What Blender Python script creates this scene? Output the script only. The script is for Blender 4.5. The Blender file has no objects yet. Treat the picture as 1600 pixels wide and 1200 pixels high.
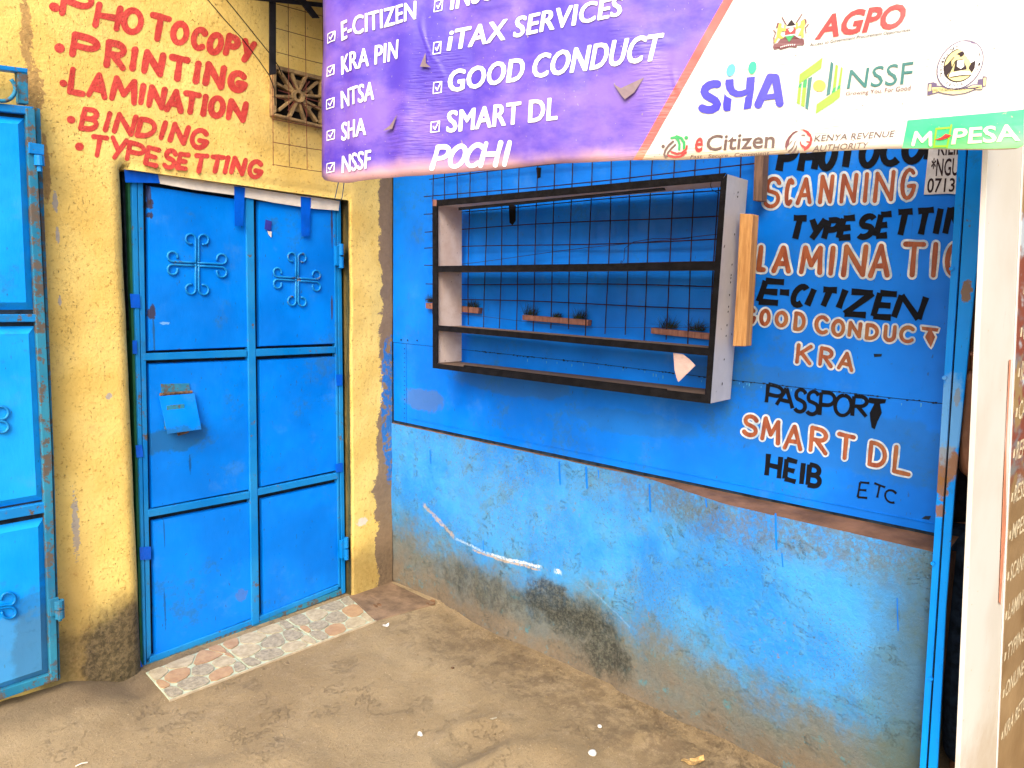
import bpy, bmesh, math, random
from mathutils import Vector, Matrix, noise
from mathutils.geometry import tessellate_polygon
random.seed(7)
R = math.radians
scn = bpy.context.scene
col = scn.collection

# ------------------------------------------------------------------ camera
FPX = 1161.668
CAM = Vector((-2.5958, -3.1035, 1.6179))
YAW, PIT, ROL = 0.8575, 0.1231, 0.0203
cy, sy, cp, sp = math.cos(YAW), math.sin(YAW), math.cos(PIT), math.sin(PIT)
FW = Vector((sy*cp, cy*cp, -sp)); R0 = Vector((cy, -sy, 0)); U0 = R0.cross(FW)
c_, s_ = math.cos(ROL), math.sin(ROL)
RT = R0*c_ + U0*s_; UP = U0*c_ - R0*s_
cam = bpy.data.cameras.new('camera'); cam.sensor_width = 36; cam.lens = FPX/1600*36
cam.clip_start = 0.05; cam.clip_end = 500
camo = bpy.data.objects.new('camera', cam); col.objects.link(camo)
M = Matrix(((RT.x, UP.x, -FW.x), (RT.y, UP.y, -FW.y), (RT.z, UP.z, -FW.z))).to_4x4()
M.translation = CAM; camo.matrix_world = M
scn.camera = camo

# ------------------------------------------------------------------ light
SUN_EL, SUN_AZ = R(42), R(242)      # azimuth measured clockwise from +Y
world = bpy.data.worlds.new('World'); scn.world = world; world.use_nodes = True
wn = world.node_tree
sky = wn.nodes.new('ShaderNodeTexSky'); sky.sky_type = 'NISHITA'; sky.sun_disc = False
sky.sun_elevation = SUN_EL; sky.sun_rotation = SUN_AZ; sky.air_density = 1.0; sky.dust_density = 4.0; sky.ozone_density = 0.6
wn.links.new(sky.outputs[0], wn.nodes['Background'].inputs[0])
wn.nodes['Background'].inputs[1].default_value = 0.15
sun = bpy.data.lights.new('sun', 'SUN'); sun.energy = 1.5; sun.angle = R(42); sun.color = (1, .92, .80)
suno = bpy.data.objects.new('sun', sun); col.objects.link(suno)
sd = Vector((math.sin(SUN_AZ)*math.cos(SUN_EL), math.cos(SUN_AZ)*math.cos(SUN_EL), math.sin(SUN_EL)))
suno.rotation_euler = sd.to_track_quat('Z', 'Y').to_euler()
scn.view_settings.view_transform = 'Standard'; scn.view_settings.look = 'None'
scn.view_settings.gamma = 1; scn.view_settings.use_curve_mapping = False
scn.view_settings.exposure = 1.24

# ------------------------------------------------------------------ measuring helpers (photo pixel -> point on a known plane)
def ray(u, v): return FW + RT*((u-800)/FPX) - UP*((v-600)/FPX)
def PL(u, v, n, p0):
    r = ray(u, v); n = Vector(n); return CAM + r*((n.dot(Vector(p0)-CAM))/n.dot(r))
def A(u, v, y=0.0): return PL(u, v, (0, 1, 0), (0, y, 0))
def B(u, v, x=0.0): return PL(u, v, (1, 0, 0), (x, 0, 0))
def Z(u, v, z=0.0): return PL(u, v, (0, 0, 1), (0, 0, z))
def D(u, v, y=0.05): return A(u, v, y)
def lerp(a, b, t): return a+(b-a)*t
def sstep(a, b, x):
    t = max(0, min(1, (x-a)/(b-a))); return t*t*(3-2*t)
def interp(x, tab):
    if x <= tab[0][0]:
        (x0, y0), (x1, y1) = tab[0], tab[1]
    elif x >= tab[-1][0]:
        (x0, y0), (x1, y1) = tab[-2], tab[-1]
    else:
        for k in range(len(tab)-1):
            if tab[k][0] <= x <= tab[k+1][0]:
                (x0, y0), (x1, y1) = tab[k], tab[k+1]; break
    return y0+(y1-y0)*(x-x0)/(x1-x0)

# ------------------------------------------------------------------ node material helper
class NM:
    def __init__(s, name, rough=.6, metal=0.0, spec=.5):
        s.mat = bpy.data.materials.new(name); s.mat.use_nodes = True
        s.t = s.mat.node_tree; s.b = s.t.nodes['Principled BSDF']
        s.b.inputs['Roughness'].default_value = rough; s.b.inputs['Metallic'].default_value = metal
        s.b.inputs['Specular IOR Level'].default_value = spec
        s._p = None
    def node(s, ty): return s.t.nodes.new(ty)
    def put(s, sock, v):
        if hasattr(v, 'is_output'): s.t.links.new(v, sock)
        elif isinstance(v, (tuple, list)) and len(v) == 3 and sock.type == 'RGBA': sock.default_value = (*v, 1)
        else: sock.default_value = v
    def pos(s):
        if s._p is None: s._p = s.node('ShaderNodeNewGeometry').outputs['Position']
        return s._p
    def scl(s, v):
        n = s.node('ShaderNodeVectorMath'); n.operation = 'MULTIPLY'
        s.put(n.inputs[0], s.pos()); n.inputs[1].default_value = v; return n.outputs[0]
    def noise(s, scale, detail=4, rough=.55, vec=None, dist=0):
        n = s.node('ShaderNodeTexNoise'); s.put(n.inputs['Vector'], vec if vec is not None else s.pos())
        n.inputs['Scale'].default_value = scale; n.inputs['Detail'].default_value = detail
        n.inputs['Roughness'].default_value = rough; n.inputs['Distortion'].default_value = dist
        return n.outputs['Fac']
    def m(s, op, a, b=0.0, c=0.0):
        n = s.node('ShaderNodeMath'); n.operation = op
        for k, v in enumerate((a, b, c)):
            s.put(n.inputs[k], v)
        return n.outputs[0]
    def mr(s, v, a, b, c=0.0, d=1.0):
        n = s.node('ShaderNodeMapRange'); n.clamp = True; n.interpolation_type = 'SMOOTHSTEP' if a != b else 'LINEAR'
        s.put(n.inputs[0], v)
        for k, x in enumerate((a, b, c, d)): n.inputs[k+1].default_value = x
        return n.outputs[0]
    def mix(s, f, a, b):
        n = s.node('ShaderNodeMix'); n.data_type = 'RGBA'
        s.put(n.inputs[0], f); s.put(n.inputs[6], a); s.put(n.inputs[7], b); return n.outputs[2]
    def xyz(s):
        n = s.node('ShaderNodeSeparateXYZ'); s.put(n.inputs[0], s.pos()); return n.outputs
    def blob(s, c, r, amp=.5, ns=12, soft=.35):
        a = s.node('ShaderNodeVectorMath'); a.operation = 'SUBTRACT'; s.put(a.inputs[0], s.pos()); a.inputs[1].default_value = c
        b = s.node('ShaderNodeVectorMath'); b.operation = 'DIVIDE'; s.put(b.inputs[0], a.outputs[0]); b.inputs[1].default_value = r
        l = s.node('ShaderNodeVectorMath'); l.operation = 'LENGTH'; s.put(l.inputs[0], b.outputs[0])
        d = s.m('ADD', l.outputs['Value'], s.m('MULTIPLY', s.m('SUBTRACT', s.noise(ns, 5, .65), .5), amp*2))
        return s.mr(d, 1-soft, 1+soft, 1, 0)
    def mx(s, *a):
        r = a[0]
        for x in a[1:]: r = s.m('MAXIMUM', r, x)
        return r
    def bump(s, h, dist=.01, strength=1.0, prev=None):
        n = s.node('ShaderNodeBump'); n.inputs['Distance'].default_value = dist; n.inputs['Strength'].default_value = strength
        s.put(n.inputs['Height'], h)
        if prev is not None: s.put(n.inputs['Normal'], prev)
        return n.outputs[0]
    def out(s, color=None, rough=None, normal=None):
        if color is not None: s.put(s.b.inputs['Base Color'], color)
        if rough is not None: s.put(s.b.inputs['Roughness'], rough)
        if normal is not None: s.put(s.b.inputs['Normal'], normal)
        return s.mat

def simple(name, c, rough=.6, metal=0, var=.12, bump=.0, ns=30):
    n = NM(name, rough, metal, .12 if max(c) < .08 else .4)
    f = n.noise(ns, 5, .6)
    c2 = tuple(x*(1-var*2) for x in c); c3 = tuple(min(1, x*(1+var)) for x in c)
    colr = n.mix(n.mr(f, .3, .7), c2, c3)
    nm = n.bump(n.noise(ns*3, 4, .6), bump) if bump else None
    return n.out(colr, None, nm)

def wall_bump(n):
    h = n.m('ADD', n.m('MULTIPLY', n.noise(9, 3, .5), .8), n.m('MULTIPLY', n.noise(60, 4, .6), .5))
    h = n.m('ADD', h, n.m('MULTIPLY', n.noise(220, 3, .6), .2))
    pits = n.mr(n.noise(125, 4, .6, n.scl((1, 1, .7))), .28, .40, -.7, 0)
    return n.bump(n.m('ADD', h, pits), .0075, .7)

MAT = {}
def make_materials():
    # yellow plaster
    n = NM('yellow_plaster', .85); o = n.xyz()
    base = n.mix(n.mr(n.noise(3.5, 5, .6), .35, .65), (.74, .49, .115), (.86, .62, .18))
    base = n.mix(n.mr(n.noise(40, 6, .75), .54, .70), base, (.50, .27, .05))
    base = n.mix(n.mr(n.noise(7, 8, .8), .56, .66, 0, .45), base, (.60, .37, .11))
    yk = n.m('ABSOLUTE', n.m('SUBTRACT', n.noise(5, 7, .7, None, .4), .5)); yk = n.m('MULTIPLY', n.mr(yk, 0, .004, 1, 0), n.mr(n.noise(2.7, 3), .53, .58))
    base = n.mix(n.m('MULTIPLY', yk, .55), base, (.22, .12, .03))
    pits = n.mr(n.noise(125, 4, .6, n.scl((1, 1, .7))), .28, .37, .75, 0)
    base = n.mix(pits, base, (.22, .12, .04))
    # bare cement along the inner corner
    ed = n.m('ADD', o[0], n.m('MULTIPLY', n.m('SUBTRACT', n.noise(4, 9, .75), .5), .27))
    low = n.m('MULTIPLY', n.mr(o[2], .75, 1.1, 1, 0), .04)
    cem = n.mr(n.m('ADD', ed, low), -.078, -.071)
    cemc = n.mix(n.noise(30, 5, .7), (.16, .10, .055), (.33, .22, .125))
    cc = A(600, 800); cem2 = n.blob((0, 0, .55), (.10, .3, .42), .5, 14, .12)
    cem = n.mx(cem, cem2)
    base = n.mix(cem, base, cemc)
    blue = n.m('MULTIPLY', n.blob((-.02, 0, 1.0), (.055, .3, .40), .7, 16, .1), n.mr(n.noise(25, 4, .7), .42, .5))
    base = n.mix(blue, base, (.02, .16, .45))
    # peel by the left door
    peel = n.mx(n.blob(tuple(A(40, 55)), (.018, .3, .15), 1.6, 38, .1), n.blob(tuple(A(52, 140)), (.030, .3, .09), 1.5, 42, .1),
                n.blob(tuple(A(72, 265)), (.015, .3, .12), .8, 24, .1))
    base = n.mix(n.m('MULTIPLY', peel, .85), base, n.mix(n.noise(50, 3), (.13, .06, .02), (.62, .36, .12)))
    chips = n.mx(n.blob(tuple(A(86, 315)), (.009, .3, .035), 1.0, 70, .1), n.blob(tuple(A(90, 368)), (.007, .3, .028), 1.0, 70, .1),
                 n.blob(tuple(A(118, 820)), (.012, .3, .12), 1.5, 60, .1), n.blob(tuple(A(93, 470)), (.006, .3, .02), 1.0, 70, .1),
                 n.blob(tuple(A(170, 619)), (.012, .3, .012), 1.0, 70, .1))
    base = n.mix(n.m('MULTIPLY', chips, .8), base, (.35, .33, .33))
    wht = n.blob(tuple(A(567, 815)), (.04, .3, .022), 1.2, 45, .2)
    base = n.mix(n.m('MULTIPLY', wht, .8), base, (.75, .68, .6))
    # ochre flow stain down the pillar and mould at its foot
    och = n.blob(tuple(A(118, 960)), (.07, .3, .3), .5, 9, .5)
    base = n.mix(n.m('MULTIPLY', och, .5), base, (.42, .22, .05))
    mould = n.blob(tuple(A(185, 1030)), (.16, .4, .25), .45, 7, .30)
    mould = n.mx(mould, n.m('MULTIPLY', n.blob(tuple(A(100, 1040)), (.10, .4, .15), .5, 9, .4), .75),
                 n.m('MULTIPLY', n.blob(tuple(A(575, 900)), (.22, .3, .17), .6, 9, .5), .55))
    mc = n.mix(n.mr(n.noise(55, 6, .7), .38, .62), (.016, .014, .010), (.12, .085, .045))
    base = n.mix(n.m('MULTIPLY', mould, .93), base, mc)
    vent = n.m('MULTIPLY', n.blob(tuple(A(465, 205)), (.28, .3, .12), .6, 8, .5), .35)
    base = n.mix(vent, base, (.28, .16, .05))
    MAT['yellow'] = n.out(base, .88, wall_bump(n))
    n = NM('red_wall_paint', .75)
    c = n.mix(n.mr(n.noise(18, 5, .7), .3, .7), (.50, .032, .022), (.62, .065, .045))
    pits = n.mr(n.noise(125, 4, .6, n.scl((1, 1, .7))), .28, .36, .6, 0)
    MAT['redpaint'] = n.out(n.mix(pits, c, (.4, .14, .04)), .75, wall_bump(n))
    # enamel steel door
    def enamel(name, a, b, rust=.0, rough=.38, marks=()):
        n = NM(name, rough, 0, .22)
        c = n.mix(n.mr(n.noise(2.2, 4, .6), .35, .65), a, b)
        streak = n.noise(6, 6, .7, n.scl((9, 9, .7)))
        c = n.mix(n.mr(streak, .62, .8, 0, .35), c, tuple(x*.6+.01 for x in a))
        dust = n.m('MULTIPLY', n.mr(n.noise(4, 7, .75), .55, .75), .22)
        c = n.mix(dust, c, (.12, .30, .50))
        sc = n.mr(n.noise(90, 2, .5, n.scl((1, 1, .35))), .70, .76)
        c = n.mix(n.m('MULTIPLY', sc, .5), c, (.03, .05, .08))
        if rust:
            rm = n.mr(n.m('ADD', n.noise(22, 7, .75), n.m('MULTIPLY', n.noise(2.5, 3), .25)), .80-rust*.17, .86-rust*.17)
            c = n.mix(rm, c, n.mix(n.noise(80, 4), (.06, .10, .11), (.16, .08, .035)))
        for (p, r, cc, k) in marks:
            c = n.mix(n.m('MULTIPLY', n.blob(p, r, .95, min(80, 1.6/sorted(r)[1]), .15), k), c, cc)
        sm = n.mr(n.m('ADD', n.noise(1.7, 8, .8), n.m('MULTIPLY', n.noise(35, 4, .7), .25)), .66, .78, 0, .5); c = n.mix(sm, c, (.03, .13, .24))
        rg = n.mr(n.noise(5, 6, .7), .3, .7, rough-.1, rough+.2)
        h = n.m('ADD', n.noise(3.4, 3, .45), n.m('MULTIPLY', n.noise(90, 4, .6, n.scl((1, 1, .4))), .05))
        return n.out(c, rg, n.bump(h, .02, .6))
    rs = (.05, .03, .02)
    DM = [(tuple(D(225, 322)), (.008, .3, .012), rs, .9), (tuple(D(235, 319)), (.013, .3, .02), rs, .9), (tuple(D(234, 300)), (.006, .3, .05), rs, .8),
          (tuple(D(236, 336)), (.01, .3, .013), rs, .9), (tuple(D(227, 490)), (.009, .3, .011), rs, .9), (tuple(D(238, 488)), (.014, .3, .03), rs, .9),
          (tuple(D(241, 525)), (.004, .3, .09), (.02, .07, .12), .7), (tuple(D(275, 684)), (.15, .3, .055), (.02, .10, .16), .6),
          (tuple(D(275, 556)), (.05, .3, .025), (.08, .05, .04), .8), (tuple(D(257, 833)), (.003, .3, .07), (.01, .07, .2), .7),
          (tuple(D(258, 950)), (.004, .3, .09), (.01, .07, .2), .7), (tuple(D(297, 725)), (.005, .3, .04), (.01, .05, .12), .7),
          (tuple(D(378, 930)), (.03, .3, .03), (.14, .12, .12), .35), (tuple(D(519, 350)), (.006, .3, .09), rs, .85), (tuple(D(519, 480)), (.006, .3, .06), rs, .85),
          (tuple(D(258, 505)), (.02, .3, .006), (.25, .5, .8), .6)]
    MAT['door'] = enamel('blue_door_enamel', (.0, .165, .66), (.0, .215, .82), 0, .36, DM)
    MAT['frame'] = enamel('blue_frame_enamel', (.0, .17, .52), (.015, .235, .55), .5)
    MAT['leaf'] = enamel('lit_leaf_enamel', (.0, .29, .84), (.01, .37, .94), 0, .38,  # door enamel made a brighter blue; stronger light put into the colour
                         [(tuple(A(30, 1020, -.06)), (.2, .3, .14), (.10, .28, .42), .55), (tuple(A(68, 1040, -.06)), (.10, .3, .3), (.05, .07, .07), .35)])
    MAT['oldframe'] = enamel('teal_worn_enamel', (.01, .15, .28), (.03, .22, .33), 1.0, .5)
    MAT['green'] = simple('dark_green_paint', (.012, .11, .045), .5)
    MAT['sheet'] = enamel('blue_sheet_paint', (.0, .14, .62), (.0, .195, .82), 0, .42,
                          [(tuple(B(1350, 700)), (.3, .5, .10), (.02, .12, .28), .35), (tuple(B(660, 625)), (.3, .16, .06), (.07, .13, .25), .6),
                           (tuple(B(800, 600)), (.3, .35, .05), (.03, .12, .28), .5), (tuple(B(1180, 590)), (.3, .25, .05), (.02, .12, .3), .4),
                           (tuple(B(980, 660)), (.3, .3, .05), (.02, .13, .3), .35)])
    RM = [(tuple(B(1475, 725, -.21)), (.1, .035, .06), (.30, .14, .04), .95), (tuple(B(1470, 760, -.21)), (.1, .02, .035), (.30, .14, .04), .95),
          (tuple(B(1468, 800, -.21)), (.1, .015, .02), (.30, .14, .04), .9), (tuple(B(1510, 455, -.21)), (.1, .013, .03), (.25, .15, .07), .95),
          (tuple(B(1496, 620, -.21)), (.1, .007, .03), (.2, .1, .06), .9), (tuple(B(1482, 660, -.21)), (.1, .05, .12), (.25, .5, .7), .5)]
    MAT['post'] = enamel('blue_post_enamel', (.0, .27, .86), (.0, .32, .93), .1, .36, RM)
    # blue limewashed lower wall
    n = NM('blue_limewash', .85); o = n.xyz()
    c = n.mix(n.mr(n.noise(2.6, 6, .65), .38, .62), (.008, .215, .66), (.038, .30, .72))
    c = n.mix(n.m('MULTIPLY', n.mr(n.noise(9, 7, .75), .45, .68), .65), c, (.075, .27, .42))
    drybr = n.mr(n.noise(160, 5, .75), .50, .62)
    patch = n.mr(n.noise(2.0, 4, .6), .42, .62)
    c = n.mix(n.m('MULTIPLY', n.m('MULTIPLY', drybr, patch), .5), c, (.13, .19, .23))
    tq = n.m('MULTIPLY', n.mr(n.noise(2.4, 8, .72), .50, .64), n.mr(n.noise(20, 6, .8), .30, .62))
    c = n.mix(n.m('MULTIPLY', tq, .6), c, (.10, .19, .20))
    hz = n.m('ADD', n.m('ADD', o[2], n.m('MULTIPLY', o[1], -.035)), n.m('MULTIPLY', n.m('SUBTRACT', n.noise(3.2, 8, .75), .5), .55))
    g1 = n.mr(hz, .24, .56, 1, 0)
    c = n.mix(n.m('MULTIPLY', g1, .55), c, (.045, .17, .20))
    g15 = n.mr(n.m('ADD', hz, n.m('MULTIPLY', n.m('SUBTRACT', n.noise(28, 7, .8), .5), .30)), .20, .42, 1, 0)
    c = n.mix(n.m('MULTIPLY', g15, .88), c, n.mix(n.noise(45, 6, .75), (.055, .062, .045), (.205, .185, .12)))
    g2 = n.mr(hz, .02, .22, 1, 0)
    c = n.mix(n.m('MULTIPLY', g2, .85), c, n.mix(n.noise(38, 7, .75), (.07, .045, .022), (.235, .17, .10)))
    spk = n.m('MULTIPLY', n.mr(n.noise(130, 4, .7), .56, .64), n.mr(n.noise(4, 5, .7), .40, .58))
    c = n.mix(n.m('MULTIPLY', spk, .65), c, (.07, .07, .065))
    spk2 = n.m('MULTIPLY', n.mr(n.noise(60, 5, .75), .58, .66), n.mr(n.noise(2.2, 5, .7), .45, .6))
    c = n.mix(n.m('MULTIPLY', spk2, .7), c, (.20, .14, .08))
    c = n.mix(n.m('MULTIPLY', n.mr(n.noise(14, 7, .8), .57, .66), n.m('MULTIPLY', g15, .6)), c, (.03, .20, .25))
    bl = n.mx(n.blob(tuple(B(868, 970, -.1)), (.3, .27, .12), .9, 6, .55), n.blob(tuple(B(925, 1030, -.1)), (.3, .15, .12), .9, 8, .45), n.m('MULTIPLY', n.blob(tuple(B(730, 925, -.1)), (.3, .33, .10), .8, 10, .45), .7), n.blob(tuple(B(840, 940, -.1)), (.3, .14, .10), .7, 12, .3))
    bl = n.m('MULTIPLY', bl, n.mr(n.m('ADD', n.noise(14, 9, .82), n.m('MULTIPLY', bl, .20)), .46, .70))
    c = n.mix(n.m('MULTIPLY', bl, .90), c, n.mix(n.mr(n.noise(60, 7, .8), .42, .62), (.013, .014, .009), (.085, .085, .06)))
    topb = n.blob((-.08, -2.15, .83), (.3, .75, .09), .7, 9, .5)
    c = n.mix(n.m('MULTIPLY', n.m('MULTIPLY', topb, n.mr(n.noise(50, 6, .8), .38, .58)), .65), c, (.12, .12, .075))
    rt = n.blob((-.2, -2.66, .35), (.4, .15, .55), .6, 8, .5)
    c = n.mix(n.m('MULTIPLY', rt, .7), c, (.07, .11, .09))
    cracks = n.m('ABSOLUTE', n.m('SUBTRACT', n.noise(13, 6, .7, n.scl((1, .6, 1)), .5), .5))
    ck = n.m('MULTIPLY', n.mr(cracks, .0, .010, 1, 0), n.mr(n.noise(9, 3, .6), .52, .60))
    c = n.mix(n.m('MULTIPLY', ck, .6), c, (.05, .07, .08))
    lines = None
    for a, b_, w, cc, k in (((700, 845), (760, 868), .017, (.50, .62, .72), .6), ((760, 868), (842, 888), .019, (.62, .70, .76), .85), ((650, 790), (700, 845), .03, (.45, .33, .2), .7),
                            ((730, 862), (840, 893), .016, (.45, .33, .22), .9), ((900, 905), (985, 985), .009, (.20, .40, .70), .22), ((862, 893), (872, 897), .03, (.85, .88, .9), .9)):
        P, Q = B(*a, -.05), B(*b_, -.05); mid = (P+Q)/2
        # distance to the line segment in (y,z)
        dy, dz = Q.y-P.y, Q.z-P.z; L = math.hypot(dy, dz)
        yy = n.m('SUBTRACT', o[1], mid.y); zz = n.m('SUBTRACT', o[2], mid.z)
        al = n.m('ABSOLUTE', n.m('ADD', n.m('MULTIPLY', yy, dy/L), n.m('MULTIPLY', zz, dz/L)))
        pe = n.m('ADD', n.m('MULTIPLY', yy, -dz/L), n.m('MULTIPLY', zz, dy/L))
        pe = n.m('ABSOLUTE', n.m('ADD', pe, n.m('MULTIPLY', n.m('SUBTRACT', n.noise(30, 4, .7), .5), w*1.2)))
        msk = n.m('MULTIPLY', n.m('MULTIPLY', n.mr(pe, w*.2, w*.5, 1, 0), n.mr(al, L/2-.02, L/2+.01, 1, 0)), n.mr(n.noise(70, 5, .75), .36, .54))
        c = n.mix(n.m('MULTIPLY', msk, k), c, cc)
    h = n.m('ADD', n.m('MULTIPLY', n.noise(6, 4, .55), 1.0), n.m('MULTIPLY', n.noise(45, 7, .75), .55))
    h = n.m('ADD', h, n.m('MULTIPLY', ck, -.3))
    MAT['lime'] = n.out(c, .85, n.bump(h, .014, .85))
    # ground
    n = NM('dirt_ground', .92)
    c = n.mix(n.mr(n.noise(1.3, 6, .6), .38, .62), (.235, .165, .082), (.31, .228, .122))
    c = n.mix(n.m('MULTIPLY', n.mr(n.noise(11, 7, .7), .50, .68), .4), c, (.34, .255, .15))
    c = n.mix(n.m('MULTIPLY', n.mr(n.noise(60, 5, .7), .56, .72), .5), c, (.16, .105, .055))
    c = n.mix(n.mr(n.noise(170, 3, .6), .66, .72), c, (.50, .41, .29))
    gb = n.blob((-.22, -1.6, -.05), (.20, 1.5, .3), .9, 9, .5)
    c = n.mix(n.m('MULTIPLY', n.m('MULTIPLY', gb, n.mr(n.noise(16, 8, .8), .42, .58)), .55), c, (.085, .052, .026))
    gk = n.m('ABSOLUTE', n.m('SUBTRACT', n.noise(6, 8, .72), .5)); gk = n.m('MULTIPLY', n.mr(gk, 0, .008, 1, 0), n.mr(n.noise(3.3, 3, .6), .5, .58))
    c = n.mix(n.m('MULTIPLY', gk, .13), c, (.09, .056, .03))
    c = n.mix(n.mr(n.noise(320, 2, .5), .60, .68, 0, .55), c, (.10, .064, .034))
    gb = n.blob((-1.55, -.08, 0), (.5, .12, .3), .7, 9, .5)
    c = n.mix(n.m('MULTIPLY', gb, .5), c, (.10, .065, .035))
    h = n.m('ADD', n.m('MULTIPLY', n.noise(5, 8, .68), 1.1), n.m('MULTIPLY', n.noise(60, 7, .8), .6)); h = n.m('ADD', h, n.m('MULTIPLY', gk, -.25))
    MAT['ground'] = n.out(c, .93, n.bump(h, .014, .9))
    # banner vinyl
    def vinyl(name, c0, c1, dirt=(.62, .36, .2), rough=.36, dk=.75):  # dirt is a tint mixed in towards the lower edge
        n = NM(name, rough, 0, .5); o = n.xyz()
        c = n.mix(n.mr(n.noise(3.4, 6, .62, n.scl((1, 1, 1.9))), .40, .62), c0, c1)
        dz = n.m('ADD', o[2], n.m('MULTIPLY', n.m('SUBTRACT', n.noise(4, 6, .6), .5), .10))
        c = n.mix(n.mr(dz, 1.93, 1.985, dk*.85, 0), c, dirt)
        c = n.mix(n.mr(n.noise(130, 2, .5), .72, .75), c, (.25, .2, .2))
        rip = n.noise(22, 3, .5, n.scl((1, 1, 9)))
        ripm = n.mr(n.noise(2.4, 3), .5, .62)
        fold = n.noise(3.2, 3, .5, n.scl((1, 1, .35)))
        cr = n.m('ABSOLUTE', n.m('SUBTRACT', n.noise(3.6, 2, .5, n.scl((1, 1, .8))), .5)); cr = n.m('MULTIPLY', n.mr(cr, 0, .03, 1, 0), n.mr(n.noise(2.1, 2), .45, .6))
        h = n.m('ADD', n.m('MULTIPLY', n.m('MULTIPLY', rip, ripm), .28), n.m('MULTIPLY', fold, 2.2)); h = n.m('ADD', h, n.m('MULTIPLY', cr, .10)); h = n.m('ADD', h, n.m('MULTIPLY', n.noise(26, 3, .5), .12))
        return n.out(c, n.mr(n.noise(6, 4), .3, .7, rough-.06, rough+.15), n.bump(h, .011, .8))
    MAT['purple'] = vinyl('purple_vinyl', (.050, .018, .36), (.155, .078, .40))
    MAT['bwhite'] = vinyl('white_vinyl', (.50, .49, .435), (.56, .555, .51), (.60, .42, .24), .45, .9)
    MAT['bred'] = vinyl('red_vinyl', (.62, .055, .045), (.68, .075, .06))
    MAT['bgreen'] = vinyl('green_vinyl', (.0, .42, .14), (.01, .50, .18), (.28, .42, .12), .4, .6)
    MAT['bback'] = simple('vinyl_back', (.17, .115, .13), .6)
    def pr(k, c, r=.45): MAT[k] = simple('print_'+k, c, r, 0, .04)
    pr('pwhite', (.80, .79, .76)); pr('pred', (.56, .022, .02)); pr('pblue', (.03, .022, .44)); pr('psky', (.06, .33, .62)); pr('pmint', (.0, .50, .22))
    pr('pdark', (.03, .018, .02)); pr('pteal', (.015, .13, .12)); pr('plime', (.22, .50, .02)); pr('pyel', (.62, .52, .04)); pr('pmaroon', (.12, .025, .03))
    pr('pgreen', (.015, .27, .07)); pr('pgrey', (.10, .055, .045)); pr('pcream', (.62, .53, .22)); pr('pviolet', (.07, .04, .11)); pr('pcream2', (.72, .72, .50))
    # signwriter paints on the sheet
    n = NM('black_sign_paint', .7, 0, .15)
    MAT['black'] = n.out(n.mix(n.noise(30, 5), (.002, .0025, .004), (.006, .007, .012)), .75, n.bump(n.noise(80, 4, .6), .002))
    n = NM('orange_sign_paint', .55)
    st = n.noise(9, 6, .7, n.scl((1, 5, .9)))
    c = n.mix(n.mr(st, .35, .65), (.21, .036, .013), (.35, .092, .027)); c = n.mix(n.mr(n.noise(5, 4), .5, .7, 0, .55), c, (.30, .14, .03))
    MAT['orange'] = n.out(c, .5, n.bump(st, .003))
    n = NM('white_sign_paint', .55)
    MAT['swhite'] = n.out(n.mix(n.mr(n.noise(18, 6, .75), .36, .66), (.30, .44, .58), (.70, .72, .70)), .55, n.bump(n.noise(60, 4, .6), .002))
    MAT['darkwood'] = simple('black_painted_wood', (.009, .008, .009), .75, 0, .25, .004, 25)
    n = NM('pink_primed_board', .65)
    c = n.mix(n.mr(n.noise(5, 6, .7), .35, .65), (.56, .42, .36), (.68, .57, .52))
    c = n.mix(n.mr(n.noise(70, 3), .68, .73), c, (.15, .09, .07))
    MAT['board'] = n.out(c, .65, n.bump(n.noise(90, 4), .002))
    n = NM('grey_laminate_board', .5)
    c = n.mix(n.mr(n.noise(4, 6, .7), .35, .65), (.47, .48, .52), (.58, .58, .61))
    c = n.mix(n.mr(n.noise(60, 3, .5, n.scl((1, 1, .6))), .71, .74), c, (.06, .05, .05))
    MAT['laminate'] = n.out(c, .5)
    n = NM('dusty_shelf_top', .9)
    MAT['dusty'] = n.out(n.mix(n.noise(12, 6, .7), (.11, .065, .04), (.18, .115, .075)), .9, n.bump(n.noise(60, 5), .003))
    def wood(name, a, b, rough=.7):
        n = NM(name, rough)
        g = n.noise(14, 6, .65, n.scl((6, 6, .55)), .4)
        c = n.mix(n.mr(g, .3, .7), a, b); c = n.mix(n.mr(n.noise(16, 3), .70, .76), c, tuple(x*.3 for x in a))
        return n.out(c, rough, n.bump(g, .004))
    MAT['wood'] = wood('raw_orange_timber', (.50, .22, .06), (.72, .38, .13))
    MAT['wood2'] = wood('weathered_brown_timber', (.10, .055, .035), (.20, .11, .07))
    MAT['wood3'] = wood('reddish_batten', (.17, .065, .045), (.30, .13, .09))
    MAT['wire'] = simple('rusty_wire', (.035, .016, .016), .7, .2, .3)
    MAT['wire2'] = simple('red_brown_wire', (.15, .035, .02), .7, .1, .3)
    MAT['blackmetal'] = simple('black_metal', (.02, .018, .02), .5, 0, .2, .002)
    MAT['cable'] = simple('black_cable', (.012, .011, .012), .5)
    MAT['rust'] = simple('rust', (.16, .085, .045), .85, 0, .4, .006, 60)
    MAT['tape'] = simple('blue_tape', (.0, .10, .62), .3, 0, .1, .003, 12)
    MAT['vtape'] = simple('violet_tape', (.035, .04, .30), .35, 0, .1)
    MAT['paper'] = simple('cream_paper', (.74, .66, .55), .75, 0, .06, .004, 10)
    MAT['pinkpaper'] = simple('pink_paper', (.72, .52, .46), .8, 0, .08, .004, 14)
    n = NM('pasted_notice_paper', .8)
    MAT['notice'] = n.out(n.mix(n.mr(n.noise(9, 6, .7), .35, .65), (.42, .40, .40), (.62, .60, .58)), .8, n.bump(n.noise(14, 4), .004))
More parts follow.
